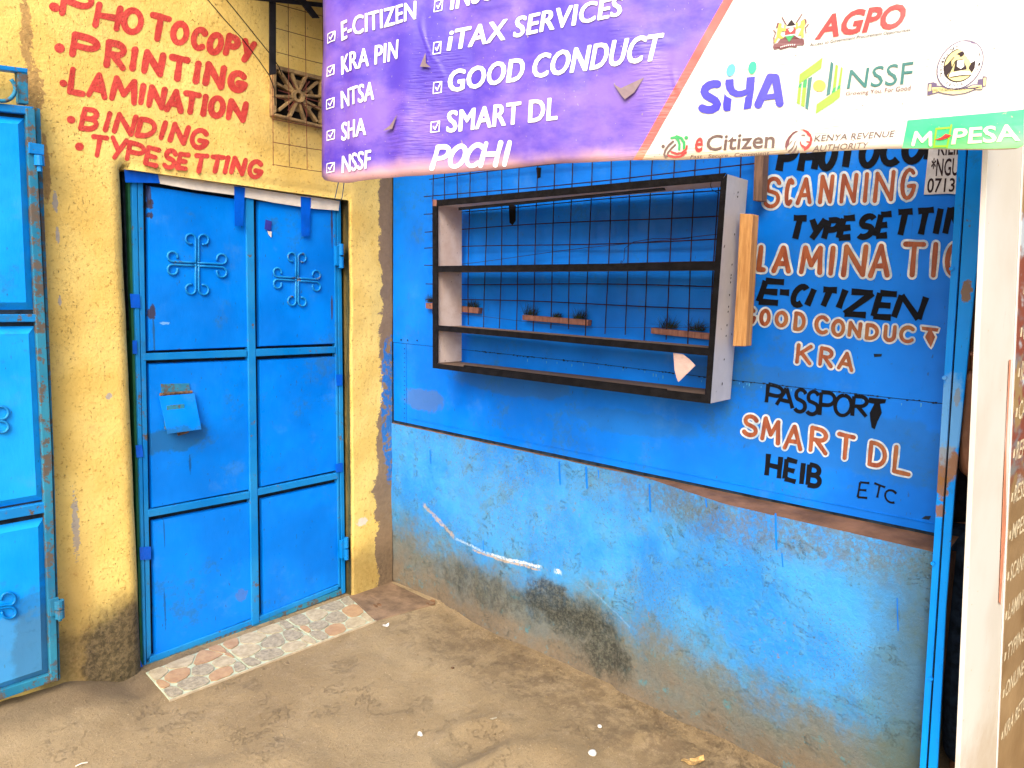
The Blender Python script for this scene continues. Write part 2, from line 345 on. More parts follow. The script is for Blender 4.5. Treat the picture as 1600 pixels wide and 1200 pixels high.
    MAT['hole'] = simple('hole_shade_black', (.008, .007, .006), .9)  # flat near-black, stands in for shade inside openings and holes
    MAT['joint'] = simple('dark_joint', (.018, .03, .045), .8, 0, .3)
    n = NM('breeze_concrete', .9)
    MAT['breeze'] = n.out(n.mix(n.mr(n.noise(18, 6, .75), .35, .65), (.17, .105, .045), (.44, .28, .115)), .9, n.bump(n.noise(70, 5, .7), .008))
    MAT['redbrown'] = simple('red_brown_paint', (.14, .035, .02), .8, 0, .3)
    n = NM('white_panel_paint', .45)
    c = n.mix(n.mr(n.noise(3, 5), .35, .65), (.62, .59, .52), (.68, .665, .615)); c = n.mix(n.mr(n.noise(50, 3, .5), .73, .76), c, (.55, .45, .25))
    o = n.xyz(); c = n.mix(n.m('MULTIPLY', n.mr(n.m('ADD', o[2], n.m('MULTIPLY', n.noise(9, 6, .7), .5)), .45, .75, 1, 0), .6), c, (.45, .34, .22)); c = n.mix(n.mr(n.noise(14, 7, .8, n.scl((1, 1, .3))), .60, .72, 0, .35), c, (.42, .38, .32))
    MAT['panel'] = n.out(c, .45)
    n = NM('brown_poster_print', .35); o = n.xyz()
    c = n.mix(n.mr(n.noise(2.2, 5, .6), .4, .62), (.22, .13, .055), (.36, .24, .12))
    up = n.noise(3.1, 4, .6, n.scl((1, 1, 2.6)))
    pic = n.mix(n.mr(up, .40, .5), (.22, .24, .26), (.27, .08, .05)); pic = n.mix(n.mr(up, .54, .62), pic, (.55, .62, .68)); pic = n.mix(n.mr(n.noise(9, 3), .55, .6), pic, (.36, .24, .11))
    c = n.mix(n.mr(o[2], 1.02, 1.2), c, pic)
    MAT['poster'] = n.out(c, .32, n.bump(n.noise(5, 3), .01, .5))
    MAT['posterink'] = simple('poster_ink', (.72, .62, .42), .5, 0, .06)
    MAT['cement'] = simple('dusty_cement', (.20, .128, .075), .9, 0, .22, .008, 9)
    MAT['dirtledge'] = simple('dirt_ledge', (.19, .095, .052), .92, 0, .22, .006, 9)
    MAT['roof'] = simple('weathered_iron_roof', (.16, .13, .11), .7, .2, .3)
    MAT['darkroom'] = simple('shaded_inner_wall', (.02, .018, .022), .9)  # near-black colour stands in for the shade of the unlit room
    MAT['grout'] = simple('pale_grout', (.42, .47, .34), .8, 0, .1)
    MAT['tilebase'] = simple('cream_tile_edge', (.45, .36, .24), .7, 0, .1)
    n = NM('grey_stone_print', .6); MAT['stoneg'] = n.out(n.mix(n.mr(n.noise(45, 7, .75), .35, .65), (.21, .175, .115), (.40, .34, .23)), .6, n.bump(n.noise(60, 5), .003))
    n = NM('tan_stone_print', .6); MAT['stonet'] = n.out(n.mix(n.mr(n.noise(20, 6, .7), .35, .65), (.33, .19, .095), (.42, .27, .14)), .6, n.bump(n.noise(60, 5), .003))
    n = NM('beige_stone_print', .6); MAT['stoneb'] = n.out(n.mix(n.mr(n.noise(30, 6, .7), .35, .65), (.33, .265, .16), (.47, .39, .25)), .6, n.bump(n.noise(60, 5), .003))
    MAT['grass'] = simple('dry_dark_grass', (.03, .045, .025), .8, 0, .4)
    MAT['skin'] = simple('brown_skin', (.30, .13, .065), .5, 0, .08)
    MAT['denim'] = simple('dark_denim', (.02, .04, .08), .9, 0, .3, .004)
    MAT['shirt'] = simple('black_cloth', (.018, .018, .022), .9, 0, .3, .004)
    MAT['hair'] = simple('black_hair', (.008, .007, .006), .8)
    MAT['leafdry'] = simple('dry_leaf', (.16, .08, .035), .8, 0, .3)
    MAT['pebble'] = simple('pale_pebble', (.62, .60, .55), .7)
    MAT['peel'] = simple('ochre_husk', (.55, .34, .12), .8, 0, .3, .01)
make_materials()

# ------------------------------------------------------------------ object helpers
BASE = {}
def link(o, parent=None):
    col.objects.link(o)
    if parent is not None: o.parent = parent
    BASE[o.name] = BASE[parent.name] if parent is not None else Vector(o.location)
    return o
def thing(name, label, cat, loc=(0, 0, 0), group=None):
    o = bpy.data.objects.new(name, None); o.location = loc; o.empty_display_size = .1
    link(o); o['label'] = label; o['category'] = cat
    if group: o['group'] = group
    return o
def tag(o, label=None, cat=None, group=None, kind=None):
    if label: o['label'] = label
    if cat: o['category'] = cat
    if group: o['group'] = group
    if kind: o['kind'] = kind
    return o

class MB:
    def __init__(s): s.v = []; s.f = []; s.mi = []; s.m = 0
    def add(s, vs, fs):
        k = len(s.v); s.v += [Vector(p) for p in vs]
        for f in fs: s.f.append([k+i for i in f]); s.mi.append(s.m)
        return s
    def slab(s, pts, vec):
        """polygon pts extruded by vec"""
        pts = [Vector(p) for p in pts]; vec = Vector(vec); n = len(pts)
        s.add(pts+[p+vec for p in pts], [list(range(n)), list(range(2*n-1, n-1, -1))]+[[i, i+n, (i+1) % n+n, (i+1) % n] for i in range(n)])
        return s
    def box(s, lo, hi):
        x0, y0, z0 = lo; x1, y1, z1 = hi
        return s.slab([(x0, y0, z0), (x1, y0, z0), (x1, y0, z1), (x0, y0, z1)], (0, y1-y0, 0))
    def tube(s, pts, r, n=6, cap=True):
        pts = [Vector(p) for p in pts]; k0 = len(s.v); up = Vector((0, 0, 1)); prev = None
        for i, p in enumerate(pts):
            t = (pts[min(i+1, len(pts)-1)]-pts[max(i-1, 0)])
            if t.length < 1e-9: t = up.copy()
            t.normalize()
            if prev is None: a = t.orthogonal().normalized()
            else:
                a = prev-t*prev.dot(t)
                a = a.normalized() if a.length > 1e-6 else t.orthogonal().normalized()
            prev = a; b = t.cross(a)
            rr = r[i] if isinstance(r, (list, tuple)) else r
            for j in range(n):
                an = 2*math.pi*j/n; s.v.append(p+a*math.cos(an)*rr+b*math.sin(an)*rr)
        for i in range(len(pts)-1):
            for j in range(n):
                s.f.append([k0+i*n+j, k0+i*n+(j+1) % n, k0+(i+1)*n+(j+1) % n, k0+(i+1)*n+j]); s.mi.append(s.m)
        if cap:
            s.f.append([k0+j for j in range(n)][::-1]); s.mi.append(s.m)
            s.f.append([k0+(len(pts)-1)*n+j for j in range(n)]); s.mi.append(s.m)
        return s
    def build(s, name, mats, parent=None, bevel=0, smooth=False, recalc=True):
        if not isinstance(mats, (list, tuple)): mats = [mats]
        me = bpy.data.meshes.new(name); off = BASE[parent.name] if parent is not None else Vector((0, 0, 0))
        me.from_pydata([p-off for p in s.v], [], s.f)
        for m_ in mats: me.materials.append(MAT[m_] if isinstance(m_, str) else m_)
        for p, i in zip(me.polygons, s.mi): p.material_index = i
        if bevel or recalc:
            bm = bmesh.new(); bm.from_mesh(me)
            if recalc: bmesh.ops.recalc_face_normals(bm, faces=bm.faces)
            if bevel:
                ed = [e for e in bm.edges if len(e.link_faces) == 2 and e.calc_face_angle(0) > .6]
                bmesh.ops.bevel(bm, geom=ed, offset=bevel, segments=2, profile=.6, affect='EDGES', clamp_overlap=True)
            bm.to_mesh(me); bm.free()
        if smooth:
            for p in me.polygons: p.use_smooth = True
        o = bpy.data.objects.new(name, me); link(o, parent); return o

# ------------------------------------------------------------------ surfaces
# yellow wall: the door opening and its soft relief
OX0, OX1 = -1.343, -0.272
zl, zr = A(193, 263).z, A(534, 311).z; OZ = (zl+zr)/2
def openz(x): return lerp(zl, zr, (x-OX0)/(OX1-OX0))
def hA(x, z):
    h = .006*noise.noise((x*3, 1.7, z*3)) + .003*noise.noise((x*11, 4.1, z*9))
    d = -h
    if z < OZ+.02:
        if x <= OX0:
            e = OX0-x; r = .06
            if e < r: d += r-math.sqrt(max(0, r*r-(r-e)**2))
        if x >= OX1:
            e = x-OX1; r = .012
            if e < r: d += r-math.sqrt(max(0, r*r-(r-e)**2))
    if x < -1.2: d -= .02*sstep(.35, 0, z)*1.0*(1 if x < OX0 else 0)*sstep(OX0+.0, OX0-.12, x)
    return d          # y of the surface
def SA(u, v, off):
    p = A(u, v); y = hA(p.x, p.z)-off
    p = A(u, v, y); return Vector((p.x, hA(p.x, p.z)-off, p.z))
def hB(y, z): return .004*noise.noise((2.0, y*2.1, z*2.6))+.0015*noise.noise((5.0, y*7, z*5))
def SB(u, v, off):
    p = B(u, v); return Vector((hB(p.y, p.z)-off-.001, p.y, p.z))
# banner: hangs from the roof edge, nearly parallel to the sheet wall
ZB = 1.93
BL, BR = Z(490, 278, ZB), Z(1597, 232, ZB)
bd = (BR-BL); bd.z = 0; BLEN = bd.length; bd.normalize()
bn = Vector((bd.y, -bd.x, 0)); bn = bn if bn.dot(CAM-BL) > 0 else -bn
def wrk(s, z):
    w = .016*noise.noise((s*2.6, .3, z*1.3)) + .007*noise.noise((s*8, 2.3, z*4))+.003*noise.noise((s*22, 5.3, z*7))
    w += .010*math.exp(-((s-.30)/.035)**2)*(.5+.5*math.sin(z*7)) - .012*math.exp(-((s-.10)/.03)**2)
    w -= .9*max(0, .13-s)**2*3
    w += .012*math.exp(-((z-ZB)/.03)**2)*noise.noise((s*6, 9, 0))
    return w
def SBan(u, v, off):
    p = PL(u, v, bn, BL); s = (p-BL).dot(bd)
    return p+bn*(wrk(s, p.z)+off)

# ------------------------------------------------------------------ lettering machinery
def arc(cx, cyy, rx, ry, a0, a1, n=14):
    return [(cx+rx*math.cos(R(lerp(a0, a1, i/n))), cyy+ry*math.sin(R(lerp(a0, a1, i/n)))) for i in range(n+1)]
G = {
 'A': [[(0, 0), (.5, 1)], [(.5, 1), (1, 0)], [(.2, .32), (.8, .32)]],
 'B': [[(.05, 0), (.05, 1)], [(.05, 1)]+arc(.42, .76, .42, .24, 90, -90)+[(.05, .52)], [(.05, .52)]+arc(.48, .26, .48, .26, 90, -90)+[(.05, 0)]],
 'C': [arc(.56, .5, .56, .5, 48, 312)],
 'D': [[(.05, 0), (.05, 1)], [(.05, 1)]+arc(.35, .5, .62, .5, 90, -90)+[(.05, 0)]],
 'E': [[(.06, 0), (.06, 1)], [(.06, 1), (.95, 1)], [(.06, .5), (.8, .5)], [(.06, 0), (1, 0)]],
 'G': [arc(.52, .5, .5, .5, 48, 350), [(.55, .42), (1, .42)]],
 'H': [[(.03, 0), (.03, 1)], [(.97, 0), (.97, 1)], [(.03, .5), (.97, .5)]],
 'I': [[(.5, 0), (.5, 1)]],
 'K': [[(.05, 0), (.05, 1)], [(.05, .42), (.95, 1)], [(.3, .58), (1, 0)]],
 'L': [[(.05, 1), (.03, 0)], [(.03, 0), (1, 0)]],
 'M': [[(0, 0), (.1, 1)], [(.1, 1), (.5, .3)], [(.5, .3), (.9, 1)], [(.9, 1), (1, 0)]],
 'N': [[(.0, 0), (.03, 1)], [(.03, 1), (.97, 0)], [(.97, 0), (1, 1)]],
 'O': [arc(.5, .5, .5, .5, 90, 450, 22)],
 'P': [[(.05, 0), (.05, 1)], [(.05, 1)]+arc(.5, .73, .48, .27, 90, -90)+[(.05, .46)]],
 'R': [[(.05, 0), (.05, 1)], [(.05, 1)]+arc(.48, .75, .46, .25, 90, -90)+[(.05, .5)], [(.35, .5), (1, 0)]],
 'S': [[(.95, .84)]+arc(.52, .75, .44, .25, 45, 230, 10)+[(.5, .52)]+arc(.48, .26, .5, .26, 50, -145, 12)],
 'T': [[(0, 1), (1, 1)], [(.5, 1), (.5, 0)]],
 't': [[(0, 1), (1, 1)], [(.5, 1), (.5, .75)]],
 'U': [[(.03, 1), (.03, .4)]+arc(.5, .35, .47, .35, 180, 360, 12)+[(.97, .4), (.97, 1)]],
 'V': [[(0, 1), (.5, 0)], [(.5, 0), (1, 1)]],
 'Y': [[(0, 1), (.5, .45)], [(1, 1), (.35, 0)]],
 'Z': [[(0, 1), (1, 1)], [(1, 1), (0, 0)], [(0, 0), (1, 0)]],
 '-': [[(0, .5), (1, .55)]],
}
def resample(pts, step):
    out = [pts[0]]
    for a, b in zip(pts[:-1], pts[1:]):
        L = math.hypot(b[0]-a[0], b[1]-a[1]); n = max(1, int(L/step))
        out += [(lerp(a[0], b[0], i/n), lerp(a[1], b[1], i/n)) for i in range(1, n+1)]
    return out
def ribbon(pts, w, cap='r', flare=0, jit=.06, rnd=random):
    pts = resample(pts, 3.0); n = len(pts); L = []; Rr = []; w2 = w/2
    ph = rnd.random()*6; tot = max(1, n-1)
    for i, p in enumerate(pts):
        a = pts[max(0, i-1)]; b = pts[min(n-1, i+1)]
        dx, dy = b[0]-a[0], b[1]-a[1]; l = math.hypot(dx, dy) or 1; nx, ny = -dy/l, dx/l
        k = i/tot; ww = w2*(1+jit*math.sin(ph+k*5.0)+flare*(abs(k-.5)*2)**3)
        L.append((p[0]+nx*ww, p[1]+ny*ww)); Rr.append((p[0]-nx*ww, p[1]-ny*ww))
    vs = L+Rr; fs = [[i, i+1, n+i+1, n+i] for i in range(n-1)]
    if cap == 'r':
        for e, (q, q2) in ((0, (pts[0], pts[min(1, n-1)])), (n-1, (pts[-1], pts[max(0, n-2)]))):
            a0 = math.atan2(L[e][1]-q[1], L[e][0]-q[0]); rr = math.hypot(L[e][0]-q[0], L[e][1]-q[1])
            ax, ay = q[0]-q2[0], q[1]-q2[1]
            sgn = 1 if (math.cos(a0+.5*math.pi)*ax+math.sin(a0+.5*math.pi)*ay) > 0 else -1
            k = len(vs); m_ = 7
            vs += [(q[0]+rr*math.cos(a0+sgn*math.pi*j/m_), q[1]+rr*math.sin(a0+sgn*math.pi*j/m_)) for j in range(1, m_)]
            fs.append([e]+list(range(k, k+m_-1))+[n+e])
    return vs, fs
def word(surf, text, boxes, tops, bots, layers, slant=0, cap='r', flare=0, lift=.001, jit=.06, name='painted_word', parent=None, label=None, seed=1):
    """boxes: (x0,x1) per letter at mid height, tops/bots: y per letter; layers: [(stroke width px, material)]"""
    mb = MB(); mats = [l[1] for l in layers]; wmax = layers[-1][0] if len(layers) == 1 else layers[0][0]
    for li, (w, _) in enumerate(layers):
        mb.m = li; rnd = random.Random(seed)
        for k, ch in enumerate(text):
            if ch == ' ': continue
            x0, x1 = boxes[k]; t, b = tops[k], bots[k]
            t2 = tops[min(k+1, len(tops)-1)]; sl = 0
            if k+1 < len(boxes) and text[min(k+1, len(text)-1)] != ' ':
                sl = (tops[k+1]-tops[k]+bots[k+1]-bots[k])/2/max(8, (boxes[k+1][0]+boxes[k+1][1]-x0-x1)/2)
            elif k > 0: sl = (tops[k]-tops[k-1]+bots[k]-bots[k-1])/2/max(8, (x0+x1-boxes[k-1][0]-boxes[k-1][1])/2)
            sl = max(-.4, min(.4, sl))
            ins = wmax/2; ix = ins if cap == 'r' else (ins*.45+slant*.2 if ch != '-' else 0); iy = ins*.9 if cap == 'r' else ins*.6
            if x1-x0 < 2*ix+1.5 or ch == 'I': xa = xb = (x0+x1)/2
            else: xa, xb = x0+ix, x1-ix
            ta, ba = t+iy, b-iy
            for si, st in enumerate(G[ch]):
                pp = [(lerp(xa, xb, p[0])+slant*(p[1]-.5)+(0 if cap == 'r' else 0), lerp(ba, ta, p[1])+sl*(p[0]-.5)*(xb-xa)) for p in st]
                vs, fs = ribbon(pp, w, cap, flare, jit, rnd)
                off = lift+.0009*li+.00018*si
                mb.add([surf(x, y, off) for x, y in vs], fs)
    o = mb.build(name, mats, parent, recalc=False)
    orient(o)
    if label: o['label'] = label
    return o
def orient(o):
    me = o.data; base = BASE[o.name]
    fl = [p.index for p in me.polygons if p.normal.dot(CAM-(me.vertices[p.vertices[0]].co+base)) < 0]
    if fl:
        bm = bmesh.new(); bm.from_mesh(me); bm.faces.ensure_lookup_table()
        bmesh.ops.reverse_faces(bm, faces=[bm.faces[i] for i in fl]); bm.to_mesh(me); bm.free()

def cut_grid(bm, step):
    xs = [v.co.x for v in bm.verts]; ys = [v.co.y for v in bm.verts]
    for ax, lo, hi in ((0, min(xs), max(xs)), (1, min(ys), max(ys))):
        t = math.ceil(lo/step)*step
        while t < hi:
            co = Vector((t, 0, 0)) if ax == 0 else Vector((0, t, 0)); no = Vector((1, 0, 0)) if ax == 0 else Vector((0, 1, 0))
            bmesh.ops.bisect_plane(bm, geom=bm.verts[:]+bm.edges[:]+bm.faces[:], plane_co=co, plane_no=no, dist=1e-4)
            t += step
_tc = {}
def text_flat(body, off, shear=0, spacing=1):
    key = (body, off, shear, spacing)
    if key not in _tc:
        c = bpy.data.curves.new('tmp', 'FONT'); c.body = body; c.size = 1; c.offset = off; c.resolution_u = 3; c.shear = shear; c.space_character = spacing
        o = bpy.data.objects.new('tmp', c); col.objects.link(o)
        dg = bpy.context.evaluated_depsgraph_get(); me = bpy.data.meshes.new_from_object(o.evaluated_get(dg))
        vs = [tuple(v.co) for v in me.vertices]; fs = [list(p.vertices) for p in me.polygons]
        bpy.data.objects.remove(o); bpy.data.curves.remove(c); bpy.data.meshes.remove(me); _tc[key] = (vs, fs)
    return _tc[key]
CAPH = max(v[1] for v in text_flat('H', 0)[0])
def add_text(mb, surf, body, quad, off=.012, lift=.0015, step=14, shear=0, spacing=1):
    """quad px: cap-top-left, cap-top-right, baseline-right, baseline-left"""
    vs, fs = text_flat(body, off, shear, spacing)
    x0 = min(v[0] for v in vs); x1 = max(v[0] for v in vs)
    tl, tr, br, bl = quad
    bm = bmesh.new(); bv = []
    for x, y, z in vs:
        u = (x-x0)/(x1-x0); v = y/CAPH
        px = lerp(lerp(bl[0], br[0], u), lerp(tl[0], tr[0], u), v); py = lerp(lerp(bl[1], br[1], u), lerp(tl[1], tr[1], u), v)
        bv.append(bm.verts.new((px, py, 0)))
    for f in fs:
        try: bm.faces.new([bv[i] for i in f])
        except ValueError: pass
    if step: cut_grid(bm, step)
    bm.verts.index_update()
    mb.add([surf(v.co.x, v.co.y, lift) for v in bm.verts], [[v.index for v in f.verts] for f in bm.faces]); bm.free()
def add_poly(mb, surf, pts, lift=.0015, step=14):
    bm = bmesh.new(); bv = [bm.verts.new((p[0], p[1], 0)) for p in pts]
    for t in tessellate_polygon([[Vector((p[0], p[1], 0)) for p in pts]]):
        try: bm.faces.new([bv[i] for i in t])
        except ValueError: pass
    if step: cut_grid(bm, step)
    bm.verts.index_update()
    mb.add([surf(v.co.x, v.co.y, lift) for v in bm.verts], [[v.index for v in f.verts] for f in bm.faces]); bm.free()
def add_line(mb, surf, pts, w, lift=.0015, cap='r'):
    vs, fs = ribbon(pts, w, cap, 0, 0); mb.add([surf(x, y, lift) for x, y in vs], fs)
def ell(cx, cyy, rx, ry, rot=0, n=20):
    c, s = math.cos(R(rot)), math.sin(R(rot)); o = []
    for i in range(n):
        a = 2*math.pi*i/n; x, y = rx*math.cos(a), ry*math.sin(a); o.append((cx+x*c-y*s, cyy+x*s+y*c))
    return o
def fin(mb, name, mats, parent, label=None):
    o = mb.build(name, mats, parent, recalc=False); orient(o)
    if label: o['label'] = label
    return o

# ================================================================== SETTING
def gz(x, y):
    z = -.012-.022*max(0, -y-.35)
    z = max(z, -.17)
    z += .09*sstep(-1.38, -1.68, x)*sstep(-.55, 0.02, y)
    near = 1
    z += .009*noise.noise((x*1.7, y*1.7, 0))+.008*noise.noise((x*5, y*5, 3))+.0035*noise.noise((x*17, y*17, 5))
    # scuffed hollows near the wall foot
    for (cx, cyy, r, d) in ((-.75, -1.35, .10, .018), (-.85, -1.62, .16, .02), (-.5, -2.25, .16, .022), (-.42, -1.85, .12, .018), (-1.6, -1.0, .2, .012)):
        q = math.hypot((x-cx)/1.6, y-cyy)/r
        if q < 2: z += -d*math.exp(-q*q*2)+d*.7*math.exp(-((q-1.15)/.25)**2)
    # the threshold strip and step keep their own level
    if -1.5 < x < .1 and y > -.42:
        k = sstep(-.42, -.33, y)*sstep(-1.5, -1.38, x)
        z = lerp(z, -.007+.002*noise.noise((x*9, y*9, 1)), k)
    return z
def ground_sheet():
    def axis(lo, hi, f0, f1, step):
        a = []; t = f0
        while t <= f1+1e-6: a.append(t); t += step
        s, g = f0, step*1.6
        left = []
        while s > lo: s -= g; g *= 1.5; left.append(max(s, lo))
        s, g = a[-1], step*1.6; right = []
        while s < hi: s += g; g *= 1.5; right.append(min(s, hi))
        return left[::-1]+a+right
    xs = axis(-60, 60, -3.2, .1, .022); ys = axis(-60, 60, -3.1, .1, .022)
    vs = [(x, y, gz(x, y) if abs(x) < 6 and abs(y) < 6 else -.15) for y in ys for x in xs]
    nx = len(xs); fs = [(j*nx+i, j*nx+i+1, (j+1)*nx+i+1, (j+1)*nx+i) for j in range(len(ys)-1) for i in range(nx-1)]
    mb = MB(); mb.add(vs, fs); o = mb.build('ground', 'ground', smooth=True, recalc=False); tag(o, kind='structure'); return o
ground_sheet()
# bare cement step beside the tiles
p = [Z(587, 969, 0), Z(545, 930, 0), Z(618, 908, 0)+Vector((-.02, .03, 0)), Z(680, 941, 0)]
mb = MB(); mb.slab([q+Vector((0, 0, -.003)) for q in p], (0, 0, -.1)); o = mb.build('cement_step', 'cement', bevel=.006)
tag(o, kind='structure')

# ================================================================== YELLOW WALL
def frange(a, b, s):
    n = max(1, round((b-a)/s)); return [a+(b-a)*i/n for i in range(n)]
xs = frange(-3.4, OX0-.1, .03)+frange(OX0-.1, OX0, .0125)+frange(OX0, OX1, .025)+frange(OX1, OX1+.024, .006)+frange(OX1+.024, 0.0, .02)+[0.0]
zs = frange(-.15, OZ, .03)+frange(OZ, 3.3, .03)+[3.3]
idx = {}; mb = MB(); vs = []; fs = []
for j, z in enumerate(zs):
    for i, x in enumerate(xs):
        zz = z
        if OX0-.2 < x < OX1+.2: zz = z+(openz(x)-OZ)*max(0, 1-abs(z-OZ)/.35)*1.0
        idx[i, j] = len(vs); vs.append((x, hA(x, z) if z < OZ-.001 or not (OX0 < x < OX1) else hA(x, z)+(.012 if z <= OZ+1e-6 else 0), zz))
cells = set()
for j in range(len(zs)-1):
    for i in range(len(xs)-1):
        xm, zm = (xs[i]+xs[i+1])/2, (zs[j]+zs[j+1])/2
        if OX0 < xm < OX1 and zm < OZ: continue
        cells.add((i, j)); fs.append([idx[i, j], idx[i+1, j], idx[i+1, j+1], idx[i, j+1]])
# reveals round the opening
def rev(a, b):
    k = len(vs); va, vb = vs[a], vs[b]
    vs.append((va[0], .14, va[2])); vs.append((vb[0], .14, vb[2])); fs.append([a, b, k+1, k])
i0 = min(range(len(xs)), key=lambda i: abs(xs[i]-OX0)); i1 = min(range(len(xs)), key=lambda i: abs(xs[i]-OX1)); jz = min(range(len(zs)), key=lambda j: abs(zs[j]-OZ))
for j in range(jz): rev(idx[i0, j], idx[i0, j+1]); rev(idx[i1, j+1], idx[i1, j])
for i in range(i0, i1): rev(idx[i, jz], idx[i+1, jz])
mb.add(vs, fs)
YW = mb.build('plaster_wall', 'yellow', smooth=True, recalc=False)
tag(YW, 'yellow rough plaster wall with red hand painted words above the blue double door', 'wall')
mb = MB(); mb.box((-3.4, .14, -.2), (.15, .3, 3.3)); mb.build('wall_core', 'cement', YW)

def W(s, bx, tp, bt, w, slant=0, seed=1, lab=None):
    word(SA, s, bx, tp, bt, [(w, 'redpaint')], slant, 'r', 0, .0012, .08, 'painted_word', YW, lab, seed)
W('PHOTOCOPY', [(93, 147), (146, 191), (189, 225), (231, 266), (266, 296), (298, 324), (323, 350), (350, 375), (375, 399)],
  [-22, 6, 12, 22, 33, 42, 50, 54, 62], [32, 46, 54, 65, 71, 79, 86, 89, 98], 10, 6, 3, 'red hand painted word PHOTOCOPY')
W('PRINTING', [(108, 157), (162, 199), (202, 216), (222, 258), (262, 296), (301, 315), (318, 353), (355, 388)],
  [54, 64, 73, 79, 87, 95, 99, 110], [93, 108, 111, 118, 127, 131, 137, 145], 10.5, 4, 4, 'red hand painted word PRINTING')
W('LAMINATION', [(106, 136), (136, 170), (172, 216), (214, 230), (230, 260), (258, 289), (284, 314), (313, 326), (325, 353), (354, 387)],
  [106, 113, 121, 130, 134, 139, 143, 147, 149, 156], [149, 154, 161, 164, 170, 176, 179, 182, 185, 190], 9.5, 4, 5, 'red hand painted word LAMINATION')
W('BINDING', [(124, 157), (160, 176), (178, 213), (212, 246), (247, 263), (265, 295), (296, 327)],
  [168, 174, 177, 184, 188, 193, 200], [205, 206, 211, 216, 219, 225, 234], 8.3, 7, 6, 'red hand painted word BINDING')
W('TYPE SETTING', [(140, 168), (170, 199), (196, 228), (225, 250), (0, 0), (254, 277), (275, 296), (301, 325), (326, 351), (349, 359), (360, 385), (386, 412)],
  [211, 214, 222, 229, 0, 232, 238, 240, 242, 243, 245, 249], [246, 250, 254, 260, 0, 265, 266, 271, 271, 272, 274, 280], 7.6, 5, 7, 'red hand painted words TYPE SETTING')
mb = MB()
for (x, y, a, b) in ((85, 11, 9, 7), (93, 75, 8.5, 7.5), (99, 130, 6.5, 5.5), (111, 187, 7, 6), (124, 229, 7, 6.5)):
    add_poly(mb, SA, ell(x, y, a, b, 25, 14), .0013, 0)
fin(mb, 'painted_bullet', ['redpaint'], YW)

# pierced block
VB = lambda a, b, y=0.0: A(467+40*a, 150+10*a-40*b, y)
vt = thing('vent_block', 'pierced concrete vent block with radiating petals, set high in the yellow wall behind wire mesh', 'vent block', tuple(VB(0, 0)))
mb = MB(); mb.slab([VB(-.97, -.97, -.012), VB(.97, -.97, -.012), VB(.97, .97, -.012), VB(-.97, .97, -.012)], (0, .02, 0)); mb.build('opening_shade_plate', 'hole', vt)  # near-black plate stands in for shade inside the pierced block
mb = MB()
for q in (((-1, -1), (1, -1), (.9, -.9), (-.9, -.9)), ((-1, 1), (1, 1), (.86, .84), (-.86, .84)), ((-1, -1), (-1, 1), (-.86, .84), (-.86, -.84)), ((1, -1), (1, 1), (.86, .84), (.86, -.84))):
    mb.slab([VB(a, b, -.035) for a, b in q], (0, .035, 0))
mb.build('block_frame', 'breeze', vt, bevel=.004)
mb = MB()
for k in range(6):
    an = R(60*k+28); ca, sa = math.cos(an), math.sin(an); L = .9/max(abs(ca), abs(sa))
    for sgn in (-1, 1):
        nx, ny = -sa*sgn, ca*sgn
        a0 = (ca*.2+nx*.02, sa*.2+ny*.02); a1 = (ca*L+nx*.30, sa*L+ny*.30)
        a1 = (max(-.9, min(.9, a1[0])), max(-.9, min(.9, a1[1])))
        w = .055
        mb.slab([VB(a0[0]-nx*w, a0[1]-ny*w, -.034+.002*sgn), VB(a0[0]+nx*w, a0[1]+ny*w, -.034+.002*sgn), VB(a1[0]+nx*w, a1[1]+ny*w, -.034+.002*sgn), VB(a1[0]-nx*w, a1[1]-ny*w, -.034+.002*sgn)], (0, .03, 0))
    if k % 1 == 0:
        mb.slab([VB(ca*.42-sa*.1, sa*.42+ca*.1, -.02), VB(ca*.42+sa*.1, sa*.42-ca*.1, -.02), VB(ca*.62+sa*.14, sa*.62-ca*.14, -.02), VB(ca*.62-sa*.14, sa*.62+ca*.14, -.02)], (0, .015, 0))
mb.build('petal_rib', 'breeze', vt, bevel=.003)
mb = MB(); o1 = ell(0, 0, .24, .24, 0, 14); o2 = ell(0, 0, .11, .14, 0, 14)
for i in range(14):
    j = (i+1) % 14; mb.slab([VB(*o1[i], -.042), VB(*o1[j], -.042), VB(*o2[j], -.042), VB(*o2[i], -.042)], (0, .035, 0))
mb.build('hub', 'breeze', vt)
mb = MB()
for k in range(6):
    an = R(60*k+58); ca, sa = math.cos(an), math.sin(an)
    mb.slab([VB(ca*.3-sa*.02, sa*.3+ca*.02, -.0385), VB(ca*.3+sa*.02, sa*.3-ca*.02, -.0385), VB(ca*.8+sa*.02, sa*.8-ca*.02, -.0385), VB(ca*.8-sa*.02, sa*.8+ca*.02, -.0385)], (0, .003, 0))
tag(mb.build('paint_line', 'redbrown', vt), kind='stuff')

# mesh over the vent
gv = thing('wire_mesh', 'rusty welded wire mesh hung over the vent block on the yellow wall', 'wire mesh', tuple(A(460, 262, -.06)))
for (x0, y0, x1, y1) in ((426, 100, 427, 259), (450, -40, 452, 260), (476, -40, 480, 264), (503, -40, 507, 268), (530, -40, 534, 272)):
    MB().tube([A(lerp(x0, x1, t), lerp(y0, y1, t), -.06+.006*math.sin(t*7)) for t in (0, .25, .5, .75, 1)], .0016, 5).build('wire', 'wire2', gv)
for (x0, y0, x1, y1) in ((431, 6, 540, 34), (431, 44, 540, 72), (431, 81, 540, 108), (425, 151, 540, 176), (425, 186, 540, 206), (426, 222, 540, 240), (426, 257, 540, 273)):
    MB().tube([A(x0, y0, -.063), A((x0+x1)/2, (y0+y1)/2+.8, -.063), A(x1, y1, -.063)], .0016, 5).build('wire', 'wire2', gv)
